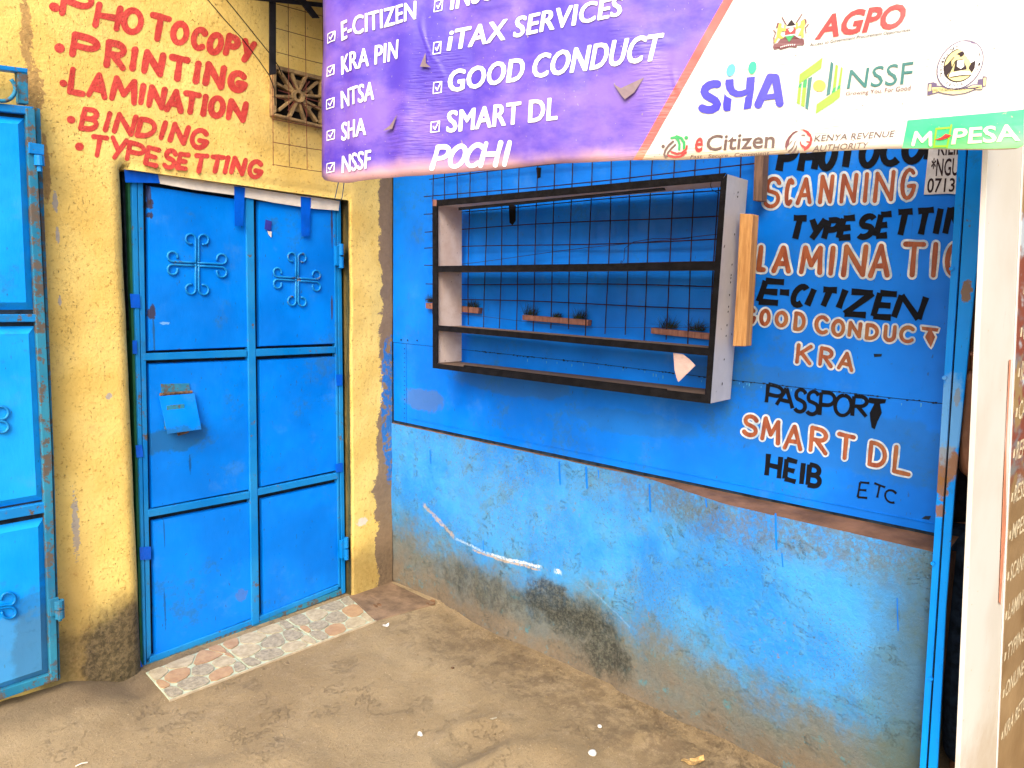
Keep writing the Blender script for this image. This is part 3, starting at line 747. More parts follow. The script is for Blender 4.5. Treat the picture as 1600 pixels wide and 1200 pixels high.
# bracket
bk = thing('roof_bracket', 'black flat steel bracket of the awning in front of the yellow wall', 'bracket', tuple(A(427, 117, -.09)))
MB().slab([A(421.5, -80, -.09), A(431.5, -80, -.09), A(431.5, 116, -.09), A(421.5, 117, -.09)], (0, .008, 0)).build('upright', 'blackmetal', bk, bevel=.001)
MB().slab([A(355, -12, -.10), A(560, 10, -.10), A(560, 17, -.10), A(355, -5, -.10)], (0, .009, 0)).build('cross_bar', 'blackmetal', bk, bevel=.001)
MB().slab([A(455, -14, -.112), A(468, -14, -.112), A(500, 28, -.112), A(490, 28, -.112)], (0, .010, 0)).build('brace', 'blackmetal', bk, bevel=.001)
for pts, lb in ((((290, -45), (325, 0), (352, 32), (378, 60), (405, 95), (421, 118), (429, 140), (430, 165)), 'black cable running down to the lower edge of the vent block'),
            (((318, -45), (354, 0), (376, 27), (404, 62), (425, 88), (436, 105), (441, 118)), 'black cable running behind the bracket to the top of the vent block')):
    pp = [A(u, v, -.075 if lb.endswith('lower edge of the vent block') else -.07) for u, v in pts]
    o = MB().tube(pp, .0022, 6).build('hanging_cable', 'cable', smooth=True); tag(o, lb, 'cable')

# ================================================================== BLUE DOUBLE DOOR
DR = thing('steel_door', 'closed blue steel door of six panels with two scroll ornaments and a latch cover', 'door', tuple(D(390, 985)))
def bar(q, name, mat, y0=.045, dep=.03, bev=.003, parent=None):
    return MB().slab([A(u, v, y0) for u, v in q], (0, dep, 0)).build(name, mat, parent or DR, bevel=bev)
bar([(190, 258), (540, 306), (548, 930), (226, 1052)], 'backing_sheet', 'joint', .085, .02, 0)
bar([(199, 268), (204.5, 268), (225, 1040), (220, 1044)], 'frame_edge', 'green', .060, .05, 0)
bar([(205, 268), (214, 270), (229, 1036), (225.5, 1043)], 'frame', 'frame', .047, .04)
bar([(526.5, 312), (532.5, 313), (540, 926), (534.5, 929)], 'frame', 'frame', .047, .04)
bar([(205, 268), (532, 314), (532, 322), (205, 280)], 'frame', 'frame', .048, .04)
bar([(226, 1037), (540, 918), (540, 926.5), (226, 1045)], 'frame', 'oldframe', .0475, .04)
bar([(215, 281), (223.5, 282), (236.5, 1023), (230, 1031)], 'stile', 'frame', .0495, .03)
bar([(521.5, 320), (525.5, 321), (532.5, 917), (529, 918)], 'stile', 'frame', .0495, .03)
bar([(384.5, 304), (396.5, 306), (405.5, 973), (394, 978)], 'mullion', 'frame', .044, .035)
bar([(224.5, 552.5), (385.5, 546.5), (386.5, 557.5), (224.8, 563.5)], 'rail', 'frame', .0465, .03)
bar([(400, 545.5), (524, 541.5), (524, 551.5), (400, 557)], 'rail', 'frame', .0465, .03)
bar([(231.5, 797), (390, 768), (390.5, 779), (232, 808.5)], 'rail', 'frame', .0465, .03)
bar([(402.5, 764), (528, 738.5), (528.5, 748), (403, 774.5)], 'rail', 'frame', .0465, .03)
bar([(234.5, 1027), (394, 968), (394, 976), (234, 1036)], 'rail', 'frame', .0465, .03)
bar([(406, 963.5), (529, 914), (529, 921), (406, 971)], 'rail', 'frame', .0465, .03)
def panel(q, parent=DR, y0=.053, inset=.005, mat='door', edge=.85):
    mu, mv = sum(a for a, b in q)/4, sum(b for a, b in q)/4
    q = [(a-math.copysign(1.6, a-mu), b-math.copysign(1.6, b-mv)) for a, b in q]
    P = [A(u, v, y0+.022) for u, v in q]; c = sum(P, Vector())/4
    Q = []
    for p in P:
        d = p-c; Q.append(Vector((p.x-math.copysign(inset, d.x), y0, p.z-math.copysign(inset, d.z))))
    mb = MB(); n = 10
    def bil(T, a, b): return (T[0]*(1-a)+T[1]*a)*(1-b)+(T[3]*(1-a)+T[2]*a)*b
    g = []
    for j in range(n+1):
        for i in range(n+1):
            p = bil(Q, i/n, j/n); g.append(p+Vector((0, -.003*math.sin(math.pi*i/n)*math.sin(math.pi*j/n)+.002*noise.noise((p.x*6, 3, p.z*5)), 0)) if 0 < i < n and 0 < j < n else p)
    mb.add(g, [[j*(n+1)+i, j*(n+1)+i+1, (j+1)*(n+1)+i+1, (j+1)*(n+1)+i] for j in range(n) for i in range(n)])
    for k in range(4):
        l = (k+1) % 4; mb.add([P[k], P[l], Q[l], Q[k]], [[0, 1, 2, 3]])
    o = mb.build('panel', mat, parent, recalc=False)
    bm = bmesh.new(); bm.from_mesh(o.data); bmesh.ops.recalc_face_normals(bm, faces=bm.faces); bm.to_mesh(o.data); bm.free(); orient(o)
    for p in o.data.polygons: p.use_smooth = p.normal.y < -.95
    return o
for q in ([(226, 288), (382.5, 311), (385.5, 544.5), (226.5, 550.5)], [(398, 312), (520, 322), (523, 539), (399.5, 543.5)],
          [(227, 566), (385.5, 560), (389, 766), (232, 795)], [(400, 560), (523.5, 554), (527, 736), (402, 762)],
          [(233.5, 811), (389.5, 782), (392.5, 966), (237.5, 1025)], [(403.5, 777), (527.5, 751), (529, 912), (406, 961)]):
    panel(q)
def ornament(c, vx, vy, y, parent, rad=.0048, full=True, arms=(0, 1, 2, 3)):
    mb = MB()
    for k in arms:
        ca, sa = math.cos(k*math.pi/2), math.sin(k*math.pi/2)
        for sg in (-1, 1):
            pts = [(sg*.05, 0), (sg*.05, .3), (sg*.05, .78)]
            cx, cyy, rr = sg*(.05+.16), .80, .16
            for i in range(15):
                a = R(180-i*(290/14)); pts.append((cx+sg*rr*math.cos(a), cyy+rr*math.sin(a)*1.0))
            pp = []
            for (a, b) in pts:
                a2, b2 = a*ca-b*sa, a*sa+b*ca
                pp.append(A(c[0]+a2*vx[0]+b2*vy[0], c[1]+a2*vx[1]+b2*vy[1], y))
            mb.tube(pp, rad, 7)
    return mb.build('scroll_ornament', 'frame', parent, smooth=True)
ornament((308, 413), (48, 2.5), (0, -49), .046, DR)
ornament((464, 436.5), (38, 2.5), (0, -43), .046, DR)
# latch cover
lt = MB().slab([A(u, v, .046) for u, v in ((252, 600), (296, 599), (297.5, 612), (253, 615))], (0, .006, 0)).build('hinge_plate', 'oldframe', DR, bevel=.001)
MB().tube([A(250, 616.5, .040), A(300, 612.5, .040)], .0065, 8).build('hinge_pin', 'rust', DR)
lc = MB().slab([A(248.5, 619, .036), A(304, 614.5, .036), A(315, 671, -.006), A(262, 678, -.006)], (0, .004, 0)).build('latch_cover', 'door', DR, bevel=.001)
MB().slab([A(277, 674, .0), A(297, 670, .0), A(295, 676, .02), A(279, 681, .02)], (0, .008, 0)).build('latch_tongue', 'rust', DR)
MB().box(tuple(A(262, 672, .02)), tuple(A(283, 630, .05))).build('latch_box', 'oldframe', DR)
for (u, v, h) in ((533, 400, .06), (541, 857, .06)):
    P = A(u, v, .02)
    mb = MB(); mb.tube([P+Vector((0, 0, -h)), P+Vector((0, 0, -.004))], .013, 10); mb.tube([P+Vector((0, 0, .004)), P+Vector((0, 0, h))], .013, 10)
    mb.box((P.x-.03, P.y-.002, P.z-h*.8), (P.x, P.y+.02, P.z+h*.8)); mb.build('door_hinge', 'frame', DR, bevel=.001)
# paper and tape
mb = MB(); top = [(247, 272), (300, 280), (366, 290), (430, 300), (490, 308), (531, 314)]; bot = [(250, 287), (300, 296), (366, 305), (430, 317), (490, 326), (529, 329)]
mb.slab([A(u, v, .040) for u, v in top]+[A(u, v, .034) for u, v in bot[::-1]], (0, .0015, 0)); mb.build('paper_strip', 'paper', DR)
for q, m_ in (([(194, 265), (246, 271.5), (250, 286), (196, 285)], 'tape'), ([(366, 291), (383, 293), (379.5, 353), (367, 353)], 'tape'), ([(470, 307), (486, 309), (483.5, 369), (471, 369)], 'tape'),
              ([(415, 343), (425, 346), (423, 361), (413.5, 358)], 'vtape'), ([(418, 361), (424.5, 362), (424, 371), (420, 367)], 'paper'),
              ([(203, 459), (218, 460), (219.5, 481), (205, 481)], 'tape'), ([(207, 532), (214, 532), (214.5, 553), (207.5, 553)], 'tape'), ([(212, 696), (222, 695), (224, 714), (213.5, 715)], 'tape'),
              ([(218, 855), (236, 854), (236, 874), (219, 875)], 'tape'), ([(524, 725), (535.5, 723), (535.5, 737), (525, 738.5)], 'tape'), ([(525, 585), (535, 585), (535, 602), (526, 603)], 'tape'),
              ([(219, 1030), (225, 1047), (236, 1051), (228, 1056), (217, 1042)], 'tape')):
    y0 = .033 if m_ != 'vtape' and m_ != 'paper' else .046
    if q[0][0] > 520 or q[0][0] < 222 and q[0][1] > 300: y0 = .0425
    MB().slab([A(u, v, y0) for u, v in q], (0, .0012, 0)).build('tape' if m_ != 'paper' else 'paper_scrap', m_, DR)
for u0, u1 in (((523, 279), (523, 312)), ((533, 279), (534, 313))):
    pass

# ================================================================== LEFT DOOR LEAF (folded back against the wall)
LD = thing('door_leaf', 'blue steel door leaf, its colour brightened for stronger light, folded back against the yellow wall at the left edge', 'door', tuple(A(60, 1078, -.06)))
Yf = -.075
def lbar(q, name, mat, y0=Yf, dep=.035, bev=.003): return MB().slab([A(u, v, y0) for u, v in q], (0, dep, 0)).build(name, mat, LD, bevel=bev)
lbar([(40, 168), (54.5, 170), (71, 500), (81, 700), (91, 1064), (79.5, 1066), (66, 700), (56, 500)], 'stile', 'oldframe', Yf-.001)
lbar([(-160, 80), (44, 107), (43, 114), (-160, 89)], 'rail', 'frame')
lbar([(27, 110), (43.5, 113), (45, 163), (30, 161)], 'stile', 'oldframe', Yf+.003)
lbar([(-160, 144), (54, 167), (40, 178), (-160, 157)], 'rail', 'frame', Yf+.002)
lbar([(-160, 492), (56, 491), (57, 503), (-160, 505)], 'rail', 'frame', Yf+.002)
lbar([(-160, 826), (72, 785), (72.5, 801), (-160, 842)], 'rail', 'frame', Yf+.002)
lbar([(-160, 1132), (80, 1053), (81, 1066), (-160, 1150)], 'rail', 'oldframe', Yf+.002)
lbar([(-160, 160), (42, 178), (80, 1056), (-160, 1135)], 'backing_sheet', 'joint', Yf+.025, .008, 0)
panel([(-160, 163), (41, 182), (55, 487), (-160, 489)], LD, Yf+.006, .03, 'leaf')
panel([(-160, 508), (57, 506), (70.5, 783), (-160, 823)], LD, Yf+.006, .03, 'leaf')
panel([(-160, 846), (71.5, 804), (78.5, 1052), (-160, 1130)], LD, Yf+.006, .03, 'leaf')
def ltube(pts, r=.0055, mat='frame', y=Yf-.002): return MB().tube([A(u, v, y) for u, v in pts], r, 8).build('scroll_ornament', mat, LD, smooth=True)
ltube([(17, 124)]+[(4+20*math.cos(R(a)), 139+19*math.sin(R(a))) for a in range(-40, 100, 14)]+[(-20, 156)], .0065, 'oldframe')
ltube([(-20, 655), (-8, 656), (2, 655)]+[(2+11*math.cos(R(a)), 645-10*math.sin(R(a))) for a in range(-70, 200, 20)], .005)
ltube([(-20, 657), (-8, 657), (2, 658)]+[(2+11*math.cos(R(a)), 667+9*math.sin(R(a))) for a in range(-70, 200, 20)], .005)
ltube([(-30, 950), (-8, 948), (10, 945)]+[(13+11*math.cos(R(a)), 936-10*math.sin(R(a))) for a in range(-70, 200, 20)], .005)
ltube([(-30, 953), (-8, 952), (10, 949)]+[(14+11*math.cos(R(a)), 957+9*math.sin(R(a))) for a in range(-70, 200, 20)], .005)
lbar([(56, 168), (63, 170), (84, 700), (94.5, 1060), (91.8, 1064), (81.8, 700), (55.5, 180)], 'hinge_post', 'oldframe', Yf+.03, .05, .002)
mb = MB(); P = A(61, 243, Yf-.01)
mb.slab([A(46, 222, Yf-.012), A(69, 226, Yf-.012), A(69, 242, Yf-.012), A(46, 239, Yf-.012)], (0, .03, 0)); mb.tube([P, P+Vector((0, 0, -.035))], .016, 12); mb.tube([P+Vector((0, 0, -.035)), P+Vector((0, 0, -.055))], .009, 8)
mb.build('door_hinge', 'frame', LD, bevel=.001)
mb = MB(); P = A(93, 952, Yf-.01)
mb.tube([P+Vector((0, 0, .035)), P+Vector((0, 0, .002))], .017, 12); mb.tube([P+Vector((0, 0, -.002)), P+Vector((0, 0, -.035))], .016, 12); mb.tube([P+Vector((0, 0, -.035)), P+Vector((0, 0, -.045))], .007, 8)
mb.box((P.x-.03, P.y, P.z-.02), (P.x, P.y+.02, P.z+.045)); mb.build('door_hinge', 'oldframe', LD, bevel=.001)

# ================================================================== THRESHOLD TILES
TH = thing('tiled_threshold', 'strip of three crazy paving patterned floor tiles in front of the blue door', 'floor tiles', (-.97, -.18, 0))
fr = [Z(264, 1093), Z(390, 1044), Z(499, 1003), Z(587, 969)]; bk_ = [Z(227, 1050), Z(343, 1005), Z(446, 967), Z(545, 930)]
def clip(poly, p, n):
    out = []
    for i in range(len(poly)):
        a, b = poly[i], poly[(i+1) % len(poly)]; da = (a[0]-p[0])*n[0]+(a[1]-p[1])*n[1]; db = (b[0]-p[0])*n[0]+(b[1]-p[1])*n[1]
        if da <= 0: out.append(a)
        if da*db < 0: t = da/(da-db); out.append((lerp(a[0], b[0], t), lerp(a[1], b[1], t)))
    return out
rt = random.Random(11)
for k in range(3):
    a, b, c, d = fr[k], fr[k+1], bk_[k+1], bk_[k]
    T = MB().slab([p+Vector((0, 0, -.003)) for p in (a.lerp(b, .006), b.lerp(a, .006), c.lerp(d, .006), d.lerp(c, .006))], (0, 0, -.015)).build('tile', 'grout', TH, bevel=.0015)
    f = lambda u, v: (a*(1-u)+b*u)*(1-v)+(d*(1-u)+c*u)*v
    seeds = [((i+.5+.5*(j % 2)-.25+rt.uniform(-.24, .24))/3.2, (j+.5+rt.uniform(-.24, .24))/3) for i in range(-1, 4) for j in range(3)]
    for s in seeds:
        poly = [(.018, .02), (.982, .02), (.982, .99), (.018, .99)]
        for t in seeds:
            if t is s: continue
            dx, dy = t[0]-s[0], t[1]-s[1]; L = math.hypot(dx, dy); mid = ((s[0]+t[0])/2-dx/L*.010, (s[1]+t[1])/2-dy/L*.011)
            poly = clip(poly, mid, (dx/L, dy/L))
            if len(poly) < 3: break
        if len(poly) < 3: continue
        # round off the corners
        q = []
        for i in range(len(poly)):
            p0, p1, p2 = poly[i-1], poly[i], poly[(i+1) % len(poly)]
            q += [(lerp(p1[0], p0[0], .2), lerp(p1[1], p0[1], .2)), (lerp(p1[0], p2[0], .2), lerp(p1[1], p2[1], .2))]
        MB().slab([f(u, v)+Vector((0, 0, .0005)) for u, v in q], (0, 0, -.003)).build('stone', rt.choice(['stoneg', 'stoneg', 'stonet', 'stoneb', 'stonet']), T)
e = (fr[3]-fr[0]).normalized(); nrm = Vector((e.y, -e.x, 0))
MB().slab([fr[0]+nrm*.001, fr[3]+nrm*.001, fr[3]+nrm*.007, fr[0]+nrm*.007], (0, 0, -.02)).build('tile_edging', 'tilebase', TH)

# ================================================================== LOWER BLUE WALL
LB = [(616, 909), (691, 941), (777, 995), (867, 1036), (950, 1074), (1047, 1119), (1145, 1160), (1230, 1204), (1330, 1250), (1440, 1300)]
foot = []
for (u, v) in LB:
    p = Z(u, v, -.02)
    for _ in range(12): p = Z(u, v, gz(p.x, p.y))
    foot.append((p.y, p.x))
foot = sorted(foot)
sheetbot = sorted([(B(u, v).y, B(u, v).z) for u, v in ((618, 657), (900, 716), (1130, 764), (1452, 831))])
led = []
for (u, v) in ((618, 661), (800, 694), (1010, 745), (1130, 787), (1300, 826), (1452, 861)):
    p = B(u, v, -.02)
    for _ in range(12): p = Z(u, v, interp(p.y, sheetbot)-.018)
    led.append((p.y, min(-.004, p.x)))
led = sorted(led)
ysl = frange(-2.69, .04, .03)+[.04]; nz = 34; vs = []; fs = []
for y in ysl:
    zt = interp(y, sheetbot)-.018; xt = interp(y, led)+.008*noise.noise((y*9, 1, 1))+.006*noise.noise((y*33, 1, 1)); xb = interp(y, foot)
    zg = gz(xb, y)-.05
    for k in range(nz+1):
        t = k/nz; z = lerp(zt, zg, t)
        x = lerp(xt, xb, t**1.5)+(.010*noise.noise((y*3, z*3, 7))+.004*noise.noise((y*14, z*14, 2)))*min(1, t*6)
        # spalled foot: break in the plaster near the mould
        if -1.53 < y < -.8 and z < .24: x += .022*sstep(-1.53, -1.50, y)*sstep(-.8, -1.05, y)*sstep(.26, .14, z)
        vs.append((x, y, z))
    n0 = len(vs)
m1 = nz+1
for i in range(len(ysl)-1):
    for k in range(nz): fs.append([i*m1+k, (i+1)*m1+k, (i+1)*m1+k+1, i*m1+k+1])
mb = MB(); mb.add(vs, fs)
LW = mb.build('masonry_wall', 'lime', smooth=True, recalc=False); orient(LW)
tag(LW, 'low blue limewashed masonry wall, grimy and mouldy at the foot, below the painted steel sheets', 'wall')
vs = []
for y in ysl:
    zt = interp(y, sheetbot)-.018; xt = interp(y, led)+.008*noise.noise((y*9, 1, 1))+.006*noise.noise((y*33, 1, 1))
    vs += [(xt, y, zt), (lerp(xt, .03, .5), y, zt+.004+.004*noise.noise((y*8, 3, 3))), (.05, y, zt+.008)]
fs = []
for i in range(len(ysl)-1):
    for k in range(2): fs.append([i*3+k, i*3+k+1, (i+1)*3+k+1, (i+1)*3+k])
mb = MB(); mb.add(vs, fs); mb.box((.05, -2.67, -.3), (.16, .04, .80)); mb.build('dusty_ledge', 'dirtledge', LW, smooth=False)
# runs of sheet paint on the limewash
def SL(u, v, off):
    p = B(u, v, -.05)
    for _ in range(6):
        zt = interp(p.y, sheetbot)-.018; xt = interp(p.y, led); xb = interp(p.y, foot); zg = gz(xb, p.y)-.05
        t = max(0, min(1, (zt-p.z)/(zt-zg))); x = lerp(xt, xb, t**1.5)+(.010*noise.noise((p.y*3, p.z*3, 7))+.004*noise.noise((p.y*14, p.z*14, 2)))*min(1, t*6)
        p = B(u, v, x)
    return Vector((p.x-off, p.y, p.z))
mb = MB()
for (u, v, l, w) in ((874, 722, 34, 2.5), (916, 730, 32, 3), (896, 728, 8, 2), (761, 698, 30, 4), (935, 735, 12, 2), (1015, 757, 42, 2.5), (1212, 803, 55, 3), (1222, 865, 20, 2), (1103, 780, 12, 2), (1402, 935, 50, 1.8), (755, 845, 18, 1.5), (672, 704, 20, 1.5)):
    add_line(mb, SL, [(u, v), (u+.6, v+l*.5), (u+1.5, v+l)], w, .0014)
fin(mb, 'paint_run', ['sheet'], LW)

# ================================================================== SHEET WALL
SW = thing('sheet_wall', 'blue painted steel sheet wall covered with signwriting behind the display shelf', 'wall', tuple(B(616, 657)))
def seamz(y): return interp(y, seam)
seam = sorted([(B(u, v).y, B(u, v).z) for u, v in ((616, 535), (920, 567), (1148, 594.5), (1466, 630))])
YE = -2.655
def sheet(y0, y1, zb, ztp, name='sheet_panel', mat='sheet', off=0.0):
    ys = frange(y1, y0, -.06) if False else [lerp(y1, y0, i/max(1, int((y0-y1)/.06))) for i in range(max(1, int((y0-y1)/.06))+1)]
    n = 14; vs = []
    for y in ys:
        a, b = zb(y), ztp(y)
        for k in range(n+1): z = lerp(a, b, k/n); vs.append((hB(y, z)-off, y, z))
        for k in range(n+1): z = lerp(a, b, k/n); vs.append((hB(y, z)-off+.0015, y, z))
    m_ = 2*(n+1); fs = []
    for i in range(len(ys)-1):
        for k in range(n):
            fs.append([i*m_+k, (i+1)*m_+k, (i+1)*m_+k+1, i*m_+k+1]); fs.append([i*m_+n+1+k, i*m_+n+2+k, (i+1)*m_+n+2+k, (i+1)*m_+n+1+k])
        fs.append([i*m_, i*m_+n+1, (i+1)*m_+n+1, (i+1)*m_]); fs.append([i*m_+n, (i+1)*m_+n, (i+1)*m_+2*n+1, i*m_+2*n+1])
    return MB().add(vs, fs).build(name, mat, SW, smooth=False, recalc=True)
ysp = B(635, 600).y
sheet(-.008, YE, lambda y: seamz(y)+.0012, lambda y: 3.2)
sheet(-.012, ysp+.0015, lambda y: interp(y, sheetbot), lambda y: seamz(y)-.0012)
sheet(ysp-.0015, YE, lambda y: interp(y, sheetbot), lambda y: seamz(y)-.0012)
MB().box((.006, YE-.02, .5), (.03, .0, 3.2)).build('backing_frame', 'joint', SW)
# folded lower edge
mb = MB(); pts = [(y, interp(y, sheetbot)) for y in [lerp(ysp-.02, YE, i/30) for i in range(31)]]
mb.tube([Vector((hB(y, z)-.001, y, z+.028)) for y, z in pts], .0022, 5); mb.build('folded_lip', 'sheet', SW)
# weld beads and flaking along the seam
mb = MB(); rs_ = random.Random(5)
for i in range(120):
    y = rs_.uniform(YE, -.6); z = seamz(y)+rs_.uniform(-.003, .002); s = rs_.uniform(.002, .005)
    c = Vector((hB(y, z)-.0008, y, z)); mb.slab([c+Vector((0, s*a, s*.6*b)) for a, b in ((1, 0), (.4, 1), (-.6, .8), (-1, -.2), (-.2, -1), (.7, -.8))], (-.0022, 0, 0))
tag(mb.build('weld_bead', 'joint', SW), kind='stuff')
mb = MB()
for i in range(34):
    y = rs_.uniform(YE, -.9); z = seamz(y)-rs_.uniform(.004, .018); s = rs_.uniform(.001, .002)
    c = Vector((hB(y, z)-.0004, y, z)); mb.slab([c+Vector((0, s, 0)), c+Vector((0, -s, 0)), c+Vector((0, -s, -s*5)), c+Vector((0, s*.5, -s*7))], (-.0012, 0, 0))
tag(mb.build('pale_drip', 'psky', SW), kind='stuff')
mb = MB()
for (u, v) in ((627, 531), (652, 532), (637, 531.5)):
    P = B(u, v, -.002); mb.tube([P, P+Vector((-.003, 0, 0))], .004, 8)
for i in range(16):
    P = B(634.3-i*.05, 545+i*7.2, 0); mb.tube([P+Vector((hB(P.y, P.z), .008, 0)), P+Vector((hB(P.y, P.z)-.003, .008, 0))], .0025, 6)
mb.build('rivet', 'joint', SW)
for q in ([(795, 320), (806, 321), (806, 345), (801, 352), (796, 348)], [(838, 262), (846, 262), (845, 277), (840, 279)]):
    mb = MB(); add_poly(mb, SB, q, .0008, 0); fin(mb, 'punched_hole', ['hole'], SW)
for q in ([(1365, 553), (1378, 553), (1377, 557), (1366, 558)], [(1452, 812), (1440, 810), (1446, 806), (1455, 806)]):
    mb = MB(); add_poly(mb, SB, q, .0008, 0); fin(mb, 'paint_chip', ['joint'], SW)
def WB(s, bx, tp, bt, layers, slant=0, cap='r', flare=0, seed=1, jit=.06, lab=None):
    word(SB, s, bx, tp, bt, layers, slant, cap, flare, .0008, jit, 'painted_word', SW, lab, seed)
OR = lambda a, b: [(a, 'swhite'), (b, 'orange')]
BK = lambda w: [(w, 'black')]
WB('PHOTOCOP', [(1216, 1247), (1250, 1281), (1281, 1309), (1309, 1341), (1344, 1375), (1377, 1411), (1411, 1446), (1447, 1478)],
   [221, 221, 217, 215, 213, 211, 208, 206], [270, 269, 266, 264, 262, 259, 255, 252], BK(11), 7, 'f', .05, 3, lab='black painted word PHOTOCOPY partly under the banner')
WB('SCANNING', [(1190, 1225), (1223, 1245), (1242, 1275), (1277, 1307), (1310, 1344), (1346, 1361), (1362, 1402), (1403, 1436)],
   [273, 275, 274, 270, 268, 266, 264, 259], [329, 326, 323, 322, 321, 320, 319, 316], OR(14, 6.5), 4, 'r', 0, 4, lab='orange painted word SCANNING outlined in white')
WB('TYPE SETTIN', [(1233, 1261), (1262, 1290), (1287, 1314), (1310, 1337), (0, 0), (1340, 1368), (1368, 1394), (1396, 1426), (1427, 1459), (1459, 1473), (1477, 1508)],
   [338, 340, 341, 338, 0, 335, 332, 328, 326, 323, 321], [376, 376, 375, 374, 0, 373, 371, 370, 369, 368, 367], BK(9.5), 8, 'f', .06, 5, lab='black painted words TYPE SETTING')
WB('LAMINATIO', [(1180, 1203), (1204, 1242), (1247, 1291), (1292, 1309), (1313, 1359), (1355, 1396), (1406, 1449), (1449, 1472), (1473, 1512)],
   [380, 381, 381, 381, 379, 378, 375, 375, 376], [428, 430, 432, 434, 436, 437, 436, 437, 436], OR(15, 8), 4, 'r', 0, 6, lab='orange painted word LAMINATION outlined in white')
WB('E-CITIZEN', [(1185, 1226), (1219, 1233), (1237, 1262), (1260, 1274), (1277, 1307), (1308, 1324), (1321, 1363), (1364, 1402), (1398, 1446)],
   [437, 440, 445, 449, 450, 450, 454, 456, 460], [475, 475, 479, 480, 481, 484, 494, 498, 500], BK(9.5), 11, 'f', .06, 7, lab='black painted word E-CITIZEN')
WB('GOOD CONDUC', [(1160, 1185), (1184, 1208), (1208, 1235), (1237, 1263), (0, 0), (1270, 1299), (1296, 1324), (1322, 1350), (1348, 1377), (1377, 1404), (1402, 1433)],
   [477, 480, 483, 485, 0, 490, 496, 500, 503, 505, 506], [511, 512, 514, 520, 0, 525, 529, 530, 534, 537, 539], OR(12, 6.2), 2, 'r', 0, 8, lab='orange painted words GOOD CONDUCT outlined in white')
def arrowT(q, o1, o2=None, lab=None):
    mb = MB(); mats = []
    if o2 is not None:
        c = (sum(p[0] for p in q)/len(q), sum(p[1] for p in q)/len(q))
        mats = ['swhite', 'orange']
        add_line(mb, SB, q+[q[0]], 6, .0008); mb.m = 0
        mb.m = 1; add_poly(mb, SB, q, .0019, 0)
    else:
        mats = ['black']; add_poly(mb, SB, q, .001, 0)
    fin(mb, 'painted_letter', mats, SW, lab)
def tshape(x0, x1, yt, yb, sl=3):
    xm = (x0+x1)/2; h = yb-yt
    return [(x0, yt), (x1, yt+sl), (x1-2, yt+h*.17+sl), (xm+3, yt+h*.17+sl/2), (xm+8, yt+h*.50), (xm+1, yb), (xm-8, yt+h*.50), (xm-3, yt+h*.17+sl/2), (x0+1, yt+h*.17)]
arrowT(tshape(1440, 1467, 510, 543), 1, 1, 'orange letter T of CONDUCT shaped like an arrow')
WB('KRA', [(1240, 1273), (1276, 1306), (1306, 1338)], [535, 540, 547], [572, 576, 582], OR(12, 6), 3, 'r', 0, 9, lab='orange painted letters KRA outlined in white')
WB('PASSPOR', [(1196, 1225), (1213, 1242), (1240, 1261), (1259, 1281), (1279, 1306), (1303, 1332), (1330, 1357)],
   [601, 605, 607, 610, 612, 616, 618], [633, 637, 645, 649, 651, 651, 652], BK(5.9), 3, 'f', .04, 10, lab='black painted word PASSPORT')
arrowT([(1358, 621), (1385, 624), (1383, 630), (1375, 631), (1378, 645), (1371, 659), (1367, 671), (1362, 668), (1360, 656), (1359, 645), (1366, 631), (1356, 629)], 1, None, 'black letter T of PASSPORT shaped like an arrow')
WB('SMART DL', [(1157, 1189), (1187, 1224), (1222, 1259), (1261, 1298), (1304, 1339), (0, 0), (1353, 1390), (1392, 1428)],
   [645, 651, 661, 665, 675, 0, 688, 695], [685, 694, 706, 711, 721, 0, 733, 744], OR(12.5, 6.8), 3, 'r', 0, 11, lab='orange painted words SMART DL outlined in white')
WB('HEIB', [(1197, 1222), (1225, 1248), (1248, 1261), (1261, 1285)], [709, 717, 721, 725], [747, 752, 758, 761], BK(7.5), 3, 'f', .03, 12, lab='black painted word HEIB')
WB('ETC', [(1340, 1359), (1363, 1383), (1382, 1402)], [753, 757, 765], [778, 778, 785], BK(3), 4, 'f', .3, 13, lab='thin black painted letters ETC')

# pasted notice
NT = thing('pasted_notice', 'greyish paper notice with large black print pasted beside the blue corner post', 'notice', tuple(B(1470, 304, -.004)))
def SN(u, v, off): p = B(u, v, -.004); return Vector((-.0045-off, p.y, p.z))
mb = MB(); mb.slab([B(u, v, -.004) for u, v in ((1443.5, 304), (1447, 270), (1452, 225), (1455, 190), (1515, 185), (1506, 304), (1480, 302.5))], (.0012, 0, 0)); mb.build('paper_sheet', 'notice', NT)
mb = MB(); add_text(mb, SN, '0713', ((1450, 279), (1493, 279), (1491, 299), (1448, 301)), .014, .0006, 0); fin(mb, 'printed_word', ['pdark'], NT)
mb = MB(); add_text(mb, SN, '*NGUVU', ((1456, 249), (1521, 247), (1519, 273), (1454, 275)), .014, .0006, 0); fin(mb, 'printed_word', ['pdark'], NT)
mb = MB(); add_text(mb, SN, '*KILIMO', ((1459, 217), (1523, 214), (1521, 240), (1457, 243)), .014, .0006, 0); fin(mb, 'printed_word', ['pdark'], NT)

